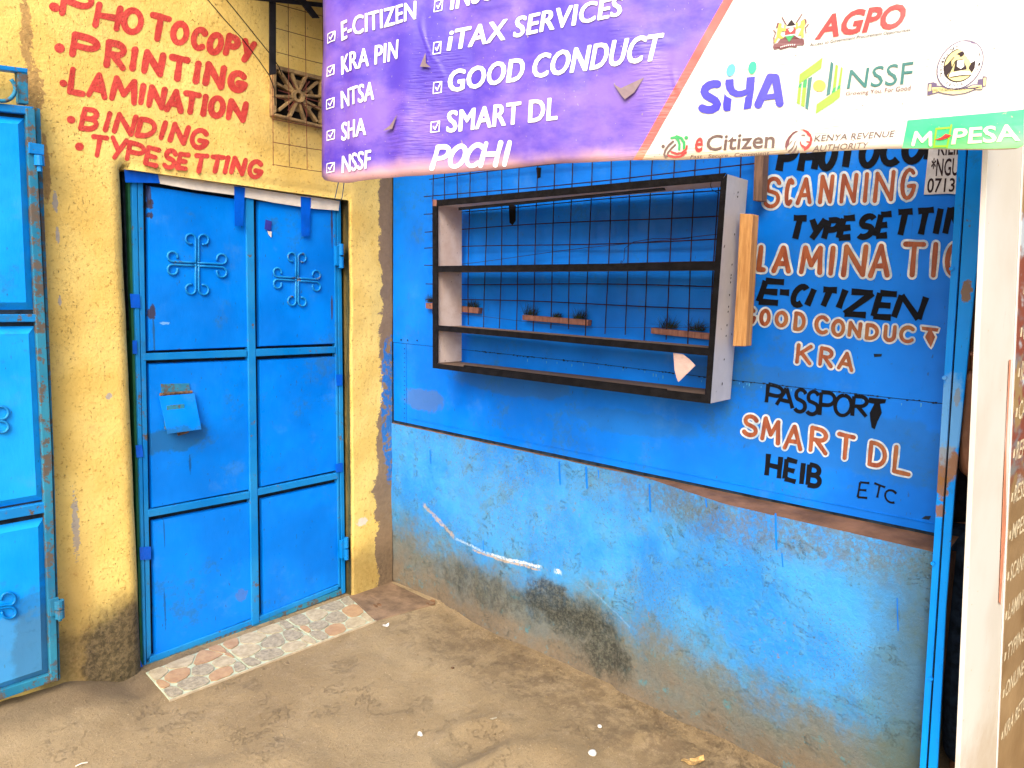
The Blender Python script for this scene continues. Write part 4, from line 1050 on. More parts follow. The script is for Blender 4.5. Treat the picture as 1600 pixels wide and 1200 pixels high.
# ================================================================== GRILLE, BATTENS, TUFTS
GR = thing('wire_grille', 'rusty welded wire grille fixed to the blue sheets behind the display shelf', 'wire mesh', (-.03, -1.1, 1.45))
rg = random.Random(3)
vy = [-.348, -.425, -.512]+[-.597, -.704, -.80, -.903, -1.003, -1.098, -1.194, -1.29, -1.386, -1.48, -1.572, -1.667, -1.757, -1.852, -1.93]
for k, y in enumerate(vy):
    zb = 1.455-rg.uniform(-.01, .03) if k > 2 else (1.5 if k == 0 else 1.96 if k == 1 else 1.98)
    pts = [Vector((-.030+.003*math.sin(t*9+k), y+.003*math.sin(t*5+k*2), lerp(zb, 2.6, t))) for t in [i/8 for i in range(9)]]
    MB().tube(pts, .0024, 5).build('wire', 'wire', GR)
for k, (z, ya, yb) in enumerate(((2.16, -.32, -2.0), (2.075, -.28, -2.03), (1.995, -.28, -1.93), (1.91, -.29, -1.93), (1.824, -.29, -1.93), (1.738, -.29, -1.93), (1.653, -.30, -1.93), (1.575, -.30, -1.93), (2.25, -.32, -2.0), (2.34, -.32, -2.0), (1.80, -.55, -1.75))):
    pts = [Vector((-.0335+.003*math.sin(t*8+k), lerp(ya, yb, t), z+.005*math.sin(t*6+k*1.7)+(.0 if k < 10 else .035*t-.05*(1-t)))) for t in [i/10 for i in range(11)]]
    MB().tube(pts, .0024 if k < 10 else .0012, 5).build('wire', 'wire', GR)
MB().tube([B(720, 490, -.05), B(800, 500, -.05), B(900, 511, -.05), B(1000, 512, -.05), B(1108, 512, -.05)], .0011, 4).build('tie_wire', 'wire', GR)
MB().tube([B(971, 407, -.04), B(968, 416, -.045), B(975, 405, -.045), B(976, 388, -.045), B(990, 378, -.045), B(1020, 373, -.04), B(1060, 373, -.04), B(1120, 366, -.04)], .0013, 4).build('tie_wire', 'wire', GR)
tuftpos = []
for q, lb in (([(665, 473), (748, 481), (747, 490), (665, 482)], 'reddish wooden batten under the grille at its left end'),
          ([(816, 492), (919, 500), (918, 509), (816, 500)], 'reddish wooden batten under the middle of the grille'),
          ([(1017, 512), (1109, 521), (1109, 531), (1017, 521)], 'reddish wooden batten under the right end of the grille')):
    o = MB().slab([B(u, v, -.030) for u, v in q], (.028, 0, 0)).build('wooden_batten', 'wood3', bevel=.002); tag(o, lb, 'batten', 'battens under the wire grille')
for i, (u, v, s, lb) in enumerate(((672, 472, 1, 'dark dry grass tuft left of the display shelf'), (737, 480, 1.1, 'dark dry grass tuft on the left batten beside the white shelf side'), (828, 492, 1.2, 'dark dry grass tuft on the left end of the middle batten'),
                    (869, 496, .6, 'smallest dark grass tuft, halfway along the middle batten'), (905, 498, 1.1, 'dark dry grass tuft on the right end of the middle batten'), (1043, 513, 1.15, 'dark dry grass tuft on the left end of the right batten'), (1087, 517, 1.1, 'dark dry grass tuft on the right end of the right batten'))):
    P = B(u, v, -.022); mb = MB(); rr = random.Random(i)
    for k in range(90):
        a = rr.uniform(-1.35, 1.35); L = rr.uniform(.015, .055)*s; b = P+Vector((rr.uniform(-.006, .016), rr.uniform(-.028, .028)*s, 0))
        d = Vector((rr.uniform(-.5, .1), math.sin(a), abs(math.cos(a))*1.0)); e_ = b+d*L; w = Vector((0, .0009, .0004))
        m_ = b+d*L*.5+Vector((0, 0, .006)); mb.add([b-w, b+w, m_+w*.7, m_-w*.7, e_], [[0, 1, 2, 3], [3, 2, 4]])
    o = mb.build('grass_tuft', 'grass'); tag(o, lb, 'grass tuft', 'grass tufts along the battens')

# ================================================================== DISPLAY SHELF
XF = -.20; DP = .163
SH = thing('display_shelf', 'open wooden display shelf with black front edges mounted on the blue sheet wall', 'shelf', tuple(B(678, 573, XF)))
def sh(q, name, mat, x0=XF, d=DP, bev=.001): return MB().slab([B(u, v, x0) for u, v in q], (d, 0, 0)).build(name, mat, SH, bevel=bev)
sh([(677, 314), (682.5, 316), (683, 567), (677, 573)], 'side_board', 'board')
sh([(1128, 284), (1137, 272), (1109.5, 630.5), (1102, 622)], 'side_board', 'laminate')
sh([(683, 315), (1127, 273.5), (1127.5, 280.5), (683, 321)], 'top_board', 'board')
sh([(683.3, 417), (1116, 411), (1116, 420), (683.3, 424)], 'shelf_board', 'dusty')
sh([(683.3, 510), (1106.5, 546), (1106, 554), (683.3, 517)], 'shelf_board', 'dusty')
sh([(677.2, 568), (1102, 617), (1109, 629), (677.5, 574)], 'bottom_board', 'dusty')
E_ = XF-.006
sh([(675.5, 312), (683.5, 314), (684, 566), (676, 574)], 'edging', 'darkwood', E_, .0055, 0)
sh([(1126, 284), (1135.5, 271.5), (1109, 631), (1101, 622)], 'edging', 'darkwood', E_, .0055, 0)
sh([(682, 312.5), (1134, 270), (1126, 283), (684, 322)], 'edging', 'darkwood', E_-.001, .0055, 0)
sh([(684, 415.5), (1117, 409.5), (1116.5, 422), (684, 425)], 'edging', 'darkwood', E_-.0005, .0055, 0)
sh([(681, 508), (1107.5, 544), (1107, 556), (681, 516)], 'edging', 'darkwood', E_-.0005, .0055, 0)
sh([(676, 567.5), (1102, 616.5), (1109, 631), (676, 575)], 'edging', 'darkwood', E_-.001, .0055, 0)
MB().slab([B(u, v, XF+.0) for u, v in ((716, 324), (1036, 293), (1038.5, 297), (716, 328.5))], (.012, 0, 0)).build('loose_strip', 'darkwood', SH, bevel=.001)
MB().slab([B(u, v, XF+.002) for u, v in ((724, 570.5), (1040, 608), (1040, 612.5), (724, 574))], (.012, 0, 0)).build('loose_strip', 'darkwood', SH, bevel=.001)
MB().slab([B(676, 312, XF-.008), B(682, 312, XF-.008), B(682, 322, XF-.008), B(676, 322, XF-.008)], (.006, 0, 0)).build('end_grain', 'wood3', SH)
MB().tube([B(1112, 279, XF-.01), B(1110, 290, XF), B(1113, 297, XF+.03), B(1124, 302, XF+.06)], .0012, 5).build('loop_wire', 'cable', SH)
mb = MB(); rk = random.Random(2)
for i in range(15):
    t = rk.random(); c = B(lerp(1145, 1117, t)+rk.uniform(-4, 12), lerp(290, 615, t), -.12)
    yy = lerp(B(1138, 275, XF).y, B(1110, 628, XF).y, t)-.0015
    c.y = yy; mb.slab([c+Vector((.003*a, 0, .004*b)) for a, b in ((1, 0), (.3, 1), (-1, .4), (-.4, -1))], (0, -.0008, 0))
tag(mb.build('nail_hole', 'hole', SH), kind='stuff')
o = MB().slab([B(u, v, XF+.004+.02*((v-550)/50)) for u, v in ((1052, 551.5), (1067, 553.5), (1077, 561), (1086.5, 571), (1060, 597), (1057, 590), (1054, 578))], (.0012, 0, 0)).build('paper_scrap', 'pinkpaper')
tag(o, 'torn pale pink paper scrap dangling under the lower shelf board', 'paper scrap')
PK = MB().slab([B(u, v, -.125) for u, v in ((1156, 333.5), (1176.5, 334.5), (1171, 440), (1165, 541), (1144.5, 541), (1151, 440))], (.05, 0, 0)).build('timber_plank', 'wood', bevel=.003)
tag(PK, 'short raw orange timber plank fixed upright against the right side of the shelf', 'plank')
PK2 = MB().slab([B(u, v, -.07) for u, v in ((1180, 205), (1195, 204), (1190, 314), (1176.5, 313.5))], (.045, 0, 0)).build('timber_plank', 'wood2', bevel=.002)
tag(PK2, 'dark brown timber plank fixed upright just under the banner above the painted word SCANNING', 'plank')

# ================================================================== CORNER POST
PO = thing('corner_post', 'bright blue steel corner post with rust patches at the right end of the sheet wall', 'post', tuple(B(1450, 1180, -.1)))
xp = -.20
MB().slab([B(u, v, xp) for u, v in ((1499, 200), (1512, 200), (1441, 1290), (1431, 1290))], (.012, 0, 0)).build('flange', 'post', PO, bevel=.002)
MB().slab([B(u, v, xp-.012) for u, v in ((1514.5, 200), (1542, 200), (1538, 260), (1535, 330), (1524, 440), (1512, 560), (1504, 640), (1492, 760), (1478, 950), (1466, 1180), (1460, 1290), (1444, 1290))], (.012, 0, 0)).build('upright', 'post', PO, bevel=.003)
MB().slab([B(u, v, xp+.02) for u, v in ((1509, 200), (1518, 200), (1447, 1290), (1438, 1290))], (.01, 0, 0)).build('groove', 'joint', PO)
mb = MB(); P = B(1472, 708, xp-.012)
for (u, v) in ((1487, 420), (1476, 590), (1458, 880), (1455, 1060)):
    P = B(u, v, xp-.003); mb.tube([P, P+Vector((-.006, 0, 0))], .006, 7)
tag(mb.build('weld_spot', 'post', PO), kind='stuff')

# ================================================================== SIGN BOARD (right edge)
hd = R(95.5); SBd = Vector((math.sin(hd), math.cos(hd), 0)); SBn = Vector((SBd.y, -SBd.x, 0)); SBn = SBn if SBn.y < 0 else -SBn
P0 = PL(1520, 700, (math.sin(R(80.9)), math.cos(R(80.9)), 0), CAM+Vector((math.sin(R(80.9)), math.cos(R(80.9)), 0))*2.10)
def SS(u, v, off=0.0): return PL(u, v, SBn, P0)+SBn*off
SG = thing('sign_board', 'white painted board carrying a brown printed price poster at the right edge', 'sign board', tuple(SS(1510, 1000)))
l0, l1 = SS(1545, 225), SS(1500, 1195)
def atz(a, b, z): return a.lerp(b, (z-a.z)/(b.z-a.z))
c1, c2 = SS(1597, 300), SS(1559, 1190)
q = [atz(l0, l1, -.12), atz(l0, l1, 2.6)]; zt_, zb_ = 2.6, -.12
MB().slab([q[0], q[0]+SBd*1.35, q[1]+SBd*1.35, q[1]], -SBn*.012).build('board', 'panel', SG, bevel=.001)
def onS(p, o): return p+SBn*o
e0 = [SS(1585, 540), SS(1571, 700), SS(1559, 1190)]
pe = [SS(1602, 250), SS(1584, 520), SS(1572, 760), SS(1559, 1190)]
pa, pb = SS(1583, 550), SS(1556, 1182); bl_ = atz(pa, pb, -.1); tl_ = atz(pa, pb, 2.3)
MB().slab([onS(p, .001) for p in (bl_, bl_+SBd*.8, tl_+SBd*.8, tl_)], SBn*.0015).build('vinyl_border', 'pwhite', SG)
k = .014
MB().slab([onS(p, .003) for p in (bl_+SBd*k, bl_+SBd*.78, tl_+SBd*.78, tl_+SBd*k)], SBn*.001).build('poster', 'poster', SG)
MB().slab([onS(p, .003) for p in (SS(1575, 562), SS(1577, 562), SS(1570, 690), SS(1569, 830), SS(1561, 945), SS(1559, 940), SS(1566, 760))], SBn*.001).build('red_rule', 'bred', SG)
def SP(u, v, off): return PL(u, v, SBn, P0)+SBn*(off+.0045)
rows = [(1595, 466, 'GAS'), (1590, 532, 'CAR WASH'), (1586.5, 595, 'ID PHOTO'), (1583, 657, 'CARDS'), (1579, 721, 'REPORTS'), (1576, 789, 'RESUME WRITING'), (1573, 848, 'MPESA SERVICES'), (1570, 912, 'SCANNING'), (1567, 973, 'LAMINATION'), (1565.5, 1037, 'TYPING AND PRINTING'), (1563, 1095, 'ONLINE APPLICATIONS'), (1561, 1160, 'KRA RETURNS')]
vpx, vpy = 2000, 545
for (u, v, s) in rows:
    mb = MB(); P = SP(u, v, 0); h = .052; L = len(s)*.035
    def SQ(a, b, off, P=P): return P+SBd*a+Vector((0, 0, b))+SBn*off
    add_text(mb, SQ, s, ((.03, h), (.03+L, h), (.03+L, 0), (.03, 0)), .01, .0004, 0)
    mb.slab([SQ(.0, .01, .0004), SQ(.014, .01, .0004), SQ(.014, .035, .0004), SQ(0, .035, .0004)], SBn*.0004)
    fin(mb, 'printed_line', ['posterink'], SG)

# ================================================================== BANNER
botpx = [(488, 272), (494, 278), (505, 281), (520, 283.5), (540, 285), (565, 282.5), (600, 279), (630, 277), (680, 272.5), (780, 265.5), (867, 256.5), (980, 252), (1060, 251), (1150, 246), (1260, 239), (1382, 232), (1470, 232), (1560, 234), (1590, 233), (1598, 229)]
def lx(v): return interp(v, [(-120, 500), (0, 496), (60, 495), (120, 491.5), (200, 490), (265, 487.5), (290, 487)])
def rx_(v): return interp(v, [(-120, 1612), (0, 1606), (150, 1601), (232, 1597.5), (290, 1595)])
def s1(v): return interp(v, [(0, 1130), (250, 992)])
def s2(v): return interp(v, [(0, 1146), (250, 1006)])
nr = 34; vs = []; fs = []; mi = []
n1, n2, n3 = 62, 2, 50; NC = n1+n2+n3
def colx(i, v):
    if i <= n1: return lerp(lx(v), s1(v), i/n1)
    if i <= n1+n2: return lerp(s1(v), s2(v), (i-n1)/n2)
    return lerp(s2(v), rx_(v), (i-n1-n2)/n3)
for j in range(nr+1):
    for i in range(NC+1):
        t = j/nr; v = 0
        x = colx(i, 250)
        for _ in range(4):
            vb = interp(x, botpx); v = lerp(vb, -110, t); x = colx(i, v)
        if i == 0: vb = 272; v = lerp(vb, -110, t); x = lx(v)
        vs.append(SBan(x, v, 0))
mb = MB()
k0 = 0
mb.add(vs, [])
for j in range(nr):
    for i in range(NC):
        mb.f.append([j*(NC+1)+i, j*(NC+1)+i+1, (j+1)*(NC+1)+i+1, (j+1)*(NC+1)+i]); mb.mi.append(0 if i < n1 else 1 if i < n1+n2 else 2)
BN = mb.build('vinyl_banner', ['purple', 'bred', 'bwhite'], smooth=True, recalc=False); orient(BN)
tag(BN, 'purple and white printed vinyl banner with white lettering and agency emblems hanging across the top', 'banner')
sm = BN.modifiers.new('thickness', 'SOLIDIFY'); sm.thickness = .0012; sm.offset = -1
def T(body, quad, mats='pwhite', off=.012, name='printed_word', shear=0, label=None, lift=.0016, sp_=1):
    mb = MB(); add_text(mb, SBan, body, quad, off, lift, 14, shear, sp_); return fin(mb, name, [mats], BN, label)
def T2(body, q, e=1.2):
    mb = MB()
    for i, (dx, dy) in enumerate(((-e, 0), (e, 0), (0, -e*.6), (0, e*.6), (-e*.7, e*.45), (e*.7, -e*.45), (-e*.7, -e*.45), (e*.7, e*.45))):
        add_text(mb, SBan, body, tuple((p[0]+dx*.0+dx, p[1]+dy) for p in q), .0, .0016+i*.00008, 14, 0, 1.03)
    fin(mb, 'printed_word', ['pwhite'], BN)
for b_, q_, e_ in (('E-CITIZEN', ((533, 34.5), (650, 2), (650, 30), (533, 63)), .75), ('KRA PIN', ((532, 88), (624, 63), (622, 92.5), (532, 115.5)), .75),
                   ('NTSA', ((531, 142), (587, 128), (586, 156), (531, 168)), .75), ('SHA', ((531, 191), (573, 185), (573, 211), (530, 218.5)), .75), ('NSSF', ((531, 243), (581, 235), (580, 263), (530, 269)), .75),
                   ('INSURANCE', ((706, -21), (884, -61), (881, -29), (703, 14)), 1.2), ('iTAX SERVICES', ((704, 47), (975, -5), (971, 26), (699, 79)), 1.3),
                   ('GOOD CONDUCT', ((702, 111), (1037, 53), (1027, 95), (700, 143.5)), 1.5), ('SMART DL', ((700, 174), (874, 154), (872, 188), (698, 206.5)), 1.3)):
    T2(b_, q_, e_)
mb = MB()
word(SBan, 'POCHI', [(675, 703), (701, 730), (727, 756), (752, 784), (782, 805)], [226, 225, 223.5, 221, 220], [266, 264, 263, 262, 261], [(7.2, 'pwhite')], 9, 'r', 0, .0014, .1, 'printed_word', BN, None, 4)
mb.m = 0
for (x, y, w, h, k) in ((516, 57, 14, 14, .22), (514, 109, 14, 14, .2), (512.5, 160, 15, 14, .17), (511.5, 209, 15, 14, .12), (510, 260, 15, 14, .08), (684.5, 8, 12, 17, .22), (684, 75, 11, 18, .2), (684.5, 137, 12, 17, .17), (680.5, 198, 13, 16, .12)):
    mb = MB(); pts = [(x-w/2, y-h/2+k*w/2), (x+w/2, y-h/2-k*w/2), (x+w/2-1, y+h/2-k*w/2), (x-w/2-1, y+h/2+k*w/2)]
    for a in range(4): add_line(mb, SBan, [pts[a], pts[(a+1) % 4]], 1.5, .0013+a*.0002)
    add_line(mb, SBan, [(x-w*.25, y), (x-w*.05, y+h*.25)], 1.9, .0022); add_line(mb, SBan, [(x-w*.05, y+h*.25), (x+w*.42, y-h*.5)], 1.7, .0024)
    fin(mb, 'tick_box', ['pwhite'], BN)
# right half print
T('AGPO', ((1284, 27), (1420, 6), (1410, 42), (1273, 61)), 'pred', .035)
T('Access to Government Procurement Opportunities', ((1266, 68), (1423, 44), (1422, 49), (1265, 73)), 'pdark', .004)
T('NSSF', ((1328, 110), (1427, 97), (1424, 131), (1323, 139)), 'pteal', .0)
T('Growing You. For Good', ((1322, 144), (1423, 134), (1422, 141.5), (1321, 149.5)), 'pmaroon', .0)
mb = MB(); add_text(mb, SBan, 'e', ((1090, 207), (1101, 206), (1098, 237), (1085, 238)), .02, .0016, 0); fin(mb, 'printed_word', ['pred'], BN)
T('Citizen', ((1106, 213), (1212, 206), (1210, 231), (1103, 236)), 'pgrey', .014)
T('Fast . Secure . Convenient', ((1081, 243), (1203, 237), (1201, 243), (1079, 248.5)), 'pgrey', .0)
T('KENYA REVENUE', ((1274, 212.5), (1399, 203.5), (1396, 213), (1272, 222)), 'pgrey', .0)
T('AUTHORITY', ((1272, 228), (1358, 221.5), (1355, 231), (1269, 238)), 'pgrey', .0)
mb = MB(); add_poly(mb, SBan, [(1418, 188), (1500, 180), (1560, 174.5), (1601, 170.5), (1598, 228), (1590, 231.8), (1560, 232), (1470, 230.5), (1410, 231)], .0009, 14); fin(mb, 'green_label', ['bgreen'], BN)
mb = MB()
T('PESA', ((1491, 201.5), (1590, 194), (1593, 220), (1487, 224)), 'pcream2', .02, lift=.0024)
word(SBan, 'M', [(1425, 1458)], [205], [228], [(5.5, 'pcream2')], 2, 'r', 0, .0022, 0, 'printed_word', BN, None, 1)
mb = MB()
add_line(mb, SBan, [(1463, 202), (1460, 229)], 3, .0017); add_line(mb, SBan, [(1463, 201), (1484, 199)], 3, .0019); add_line(mb, SBan, [(1487, 195), (1481, 229)], 3, .0021); add_line(mb, SBan, [(1461, 228), (1481, 227)], 3, .0023)
mb.m = 1; add_poly(mb, SBan, [(1460, 218), (1471, 214), (1478, 208.5), (1488, 211), (1481, 215), (1471, 218)], .003, 0)
fin(mb, 'phone_emblem', ['plime', 'pred'], BN)
# SHA emblem
mb = MB(); S = lambda x, y: (1080+x/10, 80+y/10)
add_poly(mb, SBan, [S(x, y) for x, y in ((545, 462), (665, 452), (672, 560), (690, 610), (740, 640), (800, 632), (858, 605), (872, 425), (1000, 412), (985, 620), (940, 905), (820, 928), (850, 735), (895, 690), (790, 730), (700, 735), (610, 690), (555, 610), (537, 530))], .0016)
add_poly(mb, SBan, [S(x, y) for x, y in ((525, 680), (560, 720), (638, 765), (618, 945), (540, 955), (508, 930), (502, 850))], .0016)
add_line(mb, SBan, [S(x, y) for x, y in [(415, 530), (360, 528), (290, 545), (230, 590), (212, 650), (240, 705), (310, 745), (380, 785), (415, 840), (395, 890), (330, 925), (260, 930), (200, 915), (180, 905)]], 12.5, .0016)
add_line(mb, SBan, [S(1050, 850), S(1235, 420)], 12.5, .0016); add_line(mb, SBan, [S(1235, 420), S(1320, 420)], 12, .0018); add_line(mb, SBan, [S(1320, 425), S(1385, 820)], 12.5, .0020); add_line(mb, SBan, [S(1130, 740), S(1340, 705)], 8.5, .0022)
mb.m = 1; add_poly(mb, SBan, [S(*p) for p in ell(625, 315, 65, 102, 20)], .0016, 0)
mb.m = 2; add_poly(mb, SBan, [S(*p) for p in ell(960, 272, 63, 100, 12)], .0016, 0)
fin(mb, 'emblem', ['pblue', 'psky', 'pmint'], BN, 'blue rounded letters SHA with two coloured dots')
# NSSF emblem
mb = MB(); N = lambda x, y: (1230+x/7.62, 80+y/7.62)
def Pn(m_, pts, l=.0016): mb.m = m_; add_poly(mb, SBan, [N(*p) for p in pts], l, 14)
Pn(0, [(420, 80), (405, 205), (140, 395), (150, 280), (240, 215)]); Pn(0, [(340, 750), (350, 640), (635, 440), (625, 550), (540, 620)])
Pn(0, [(170, 400), (135, 420), (115, 620), (150, 640)]); Pn(0, [(238, 340), (190, 370), (165, 650), (205, 672)], .0017); Pn(0, [(590, 165), (575, 170), (535, 500), (575, 480), (605, 185)]); Pn(0, [(640, 190), (660, 210), (632, 440), (600, 455)])
Pn(1, [(250, 330), (298, 305), (248, 705), (215, 680)], .0018); Pn(1, [(518, 125), (552, 155), (510, 515), (465, 540)], .0018)
Pn(3, [(238, 335), (195, 362), (185, 440), (228, 440)], .002); Pn(3, [(175, 385), (140, 405), (135, 440), (168, 440)], .002); Pn(3, [(632, 405), (600, 425), (590, 470), (632, 445)], .002); Pn(3, [(578, 430), (545, 450), (525, 512), (572, 485)], .002)
mb.m = 2; add_poly(mb, SBan, [N(*p) for p in ell(383, 417, 76, 70)], .0016, 0)
fin(mb, 'emblem', ['plime', 'pteal', 'pyel', 'pgreen'], BN, 'green hexagonal strips round a yellow disc')
# coat of arms
mb = MB(); K = lambda x, y: (1200+x/17.14, 20+y/17.14)
def Pk(m_, pts, l=.0016): mb.m = m_; add_poly(mb, SBan, [K(*p) for p in pts], l, 0)
Pk(3, [(135, 940), (150, 860), (250, 820), (330, 720), (470, 640), (700, 620), (830, 700), (960, 720), (975, 850), (930, 890), (790, 880), (760, 945), (580, 930), (320, 1005), (300, 960), (170, 1005)])
Pk(0, [(500, 365), (630, 205), (740, 350)], .0018); Pk(4, [(480, 400), (750, 358), (752, 395), (482, 435)], .0018); Pk(1, [(470, 435), (752, 395), (735, 590), (450, 620)], .0018)
Pk(4, [(545, 470), (600, 430), (690, 440), (660, 500), (595, 545)], .002); Pk(4, [(450, 622), (720, 585), (710, 612), (460, 645)], .002); Pk(2, [(465, 650), (710, 615), (565, 800)], .002)
for pts in ([(300, 290), (370, 300), (350, 400), (440, 440), (430, 330), (470, 350), (480, 500), (360, 510), (330, 600), (430, 690), (340, 710), (280, 660), (200, 830), (150, 780), (230, 650), (250, 480)],
            [(880, 240), (980, 180), (1000, 300), (950, 500), (960, 660), (900, 690), (880, 600), (800, 640), (850, 540), (900, 420), (840, 400), (730, 460), (760, 290), (800, 300), (800, 400), (870, 340)]):
    Pk(5, pts, .0021)
for pts in ([(215, 420), (240, 300), (310, 262), (290, 330), (260, 410)], [(960, 170), (1030, 200), (1040, 280), (1000, 340), (985, 250)]): Pk(3, pts, .0024)
mb.m = 3
for a, b in (((375, 130), (490, 340)), ((915, 45), (750, 300)), ((150, 480), (210, 540)), ((200, 560), (150, 700)), ((1085, 320), (1000, 420)), ((1000, 420), (1020, 560)), ((160, 830), (165, 700))): add_line(mb, SBan, [K(*a), K(*b)], 1.6, .0022)
mb.m = 4
for i in range(8): add_line(mb, SBan, [K(340+i*52, 945-18*math.sin(i/7*3.1)-i*8), K(355+i*52, 920-18*math.sin(i/7*3.1)-i*8)], 1.0, .0024)
fin(mb, 'emblem', ['pdark', 'pred', 'pgreen', 'pmaroon', 'pwhite', 'pyel'], BN, 'small coat of arms with shield, spears and two yellow lions')
# round commission seal
mb = MB(); Cc = lambda x, y: (1420+x/8.57, 40+y/8.57)
def ringp(m_, cx, cyy, rx, ry, rot, l, hole=None):
    mb.m = m_; add_poly(mb, SBan, [Cc(*p) for p in ell(cx, cyy, rx, ry, rot, 30)], l, 0)
ringp(0, 692, 520, 372, 275, -50, .0014); ringp(1, 692, 520, 357, 261, -50, .0018); ringp(2, 690, 522, 250, 205, -48, .0022); ringp(3, 690, 522, 236, 192, -48, .0026)
def Pc(m_, pts, l=.003): mb.m = m_; add_poly(mb, SBan, [Cc(*p) for p in pts], l, 0)
Pc(2, [(640, 380), (720, 335), (795, 370), (770, 395), (740, 410), (680, 415), (685, 395)]); Pc(2, [(630, 460), (770, 435), (780, 580), (600, 610)]); Pc(2, [(480, 540), (570, 470), (580, 570), (500, 690), (470, 640)]); Pc(2, [(790, 390), (900, 460), (890, 560), (850, 620), (800, 560), (820, 450)])
Pc(1, [(550, 640), (690, 600), (830, 610), (840, 650), (690, 660), (540, 690)], .0033); Pc(1, [(650, 470), (740, 450), (745, 540), (700, 575), (645, 545)], .0033)
mb.m = 2
for a, b in (((605, 425), (480, 560)), ((560, 690), (690, 665)), ((690, 665), (830, 650)), ((520, 690), (620, 480))): add_line(mb, SBan, [Cc(*a), Cc(*b)], 1.2, .0035)
fin(mb, 'emblem', ['pviolet', 'pwhite', 'pdark', 'pcream'], BN, 'round seal with graduation cap and open book')
mb = MB()
def ringtext(s, a0, a1, rr, flip=False):
    n = len(s)
    for i, ch in enumerate(s):
        if ch == ' ': continue
        a = R(lerp(a0, a1, i/(n-1))); cr, sr = math.cos(R(-50)), math.sin(R(-50))
        def pt(ang, k):
            x, y = (372*k)*math.cos(ang), (275*k)*math.sin(ang); return Cc(692+x*cr-y*sr, 520+x*sr+y*cr)
        da = .07 if not flip else -.07
        k0, k1 = (.76, .88) if not flip else (.88, .76)
        add_text(mb, SBan, ch, (pt(a-da, k1), pt(a+da, k1), pt(a+da, k0), pt(a-da, k0)), .0, .0024, 0)
ringtext('TEACHERS SERVICE COMMISSION', 228-22, 228+205, .8)
ringtext('KENYA', 195-22, 195-68, .8, True)
fin(mb, 'ring_lettering', ['pdark'], BN)
mb = MB(); mb.m = 0
rb = [(255, 770), (330, 755), (380, 775), (375, 800), (430, 805), (520, 835), (640, 845), (760, 820), (860, 775), (930, 770), (935, 710), (1000, 700), (1000, 665), (1055, 672), (1045, 800), (1000, 810), (995, 850), (900, 850), (760, 905), (600, 930), (480, 915), (400, 895), (310, 920), (250, 935)]
add_poly(mb, SBan, [Cc(*p) for p in rb], .0016, 0)
mb.m = 1; add_poly(mb, SBan, [Cc(*p) for p in ((310, 830), (420, 820), (520, 848), (640, 858), (760, 835), (870, 790), (985, 785), (985, 840), (890, 840), (760, 893), (600, 918), (480, 903), (400, 882), (320, 905))], .002, 0)
add_poly(mb, SBan, [Cc(*p) for p in ((1010, 690), (1042, 685), (1035, 790), (1008, 795))], .002, 0); add_poly(mb, SBan, [Cc(*p) for p in ((270, 790), (300, 780), (300, 870), (262, 880))], .002, 0)
fin(mb, 'emblem_ribbon', ['pviolet', 'pcream'], BN)
mb = MB(); add_text(mb, SBan, 'EFFECTIVE SERVICE FOR QUALITY TEACHING', (Cc(320, 850), Cc(975, 800), Cc(975, 828), Cc(320, 890)), 0, .0024, 6); fin(mb, 'printed_word', ['pdark'], BN)
# citizen swirl
mb = MB(); Q = lambda x, y: (1020+x/7.62, 190+y/7.62)
mb.m = 0
for pts, w in (([(250, 245), (200, 290), (160, 350), (145, 400), (165, 435)], 3.2), ([(275, 285), (230, 330), (190, 380), (180, 420)], 2.8)): add_line(mb, SBan, [Q(*p) for p in pts], w, .0017)
add_poly(mb, SBan, [Q(*p) for p in ell(133, 305, 21, 21)], .0018, 0)
mb.m = 1
for pts, w in (([(230, 205), (275, 195), (310, 230), (325, 280), (322, 335)], 3.8), ([(290, 185), (345, 205), (380, 260), (378, 330)], 4.2)): add_line(mb, SBan, [Q(*p) for p in pts], w, .0019+w*1e-5)
add_poly(mb, SBan, [Q(*p) for p in ell(405, 200, 22, 22)], .0018, 0)
mb.m = 2
for pts, w in (([(230, 370), (290, 390), (350, 380), (405, 335), (412, 300)], 3), ([(200, 415), (270, 430), (340, 420), (400, 375)], 3.4)): add_line(mb, SBan, [Q(*p) for p in pts], w, .0021+w*1e-5)
fin(mb, 'emblem', ['pgrey', 'pgreen', 'pred'], BN, 'round swirl of three coloured figures')
# lion head ring
mb = MB(); H = lambda x, y: (1225+x/21.8, 190+y/21.8)
def Ph(m_, pts, l=.0017): mb.m = m_; add_poly(mb, SBan, [H(*p) for p in pts], l, 0)
Ph(0, [(495, 345), (400, 335), (280, 400), (150, 540), (60, 700), (35, 860), (80, 1000), (110, 900), (170, 780), (200, 620), (300, 470), (400, 390)])
Ph(1, [(520, 290), (680, 285), (820, 340), (920, 460), (970, 620), (930, 800), (830, 930), (690, 1025), (680, 950), (560, 820), (535, 730), (555, 660), (600, 790), (740, 870), (830, 770), (880, 740), (750, 710), (765, 680), (880, 690), (890, 540), (810, 490), (740, 380), (640, 310)])
Ph(0, [(590, 465), (710, 455), (715, 515), (670, 490), (595, 490)], .002)
for pts in ([(340, 600), (230, 710), (180, 780), (130, 880), (190, 790), (260, 710)], [(455, 620), (360, 720), (320, 850), (220, 960), (120, 1040), (160, 1065), (290, 960), (350, 860), (380, 740)], [(450, 790), (390, 900), (320, 1010), (220, 1105), (320, 1100), (410, 1000), (440, 920)], [(480, 980), (440, 1085), (540, 1090)]):
    Ph(2, pts, .0019)
fin(mb, 'emblem', ['pmaroon', 'pred', 'pgrey'], BN, 'round lion head mark')
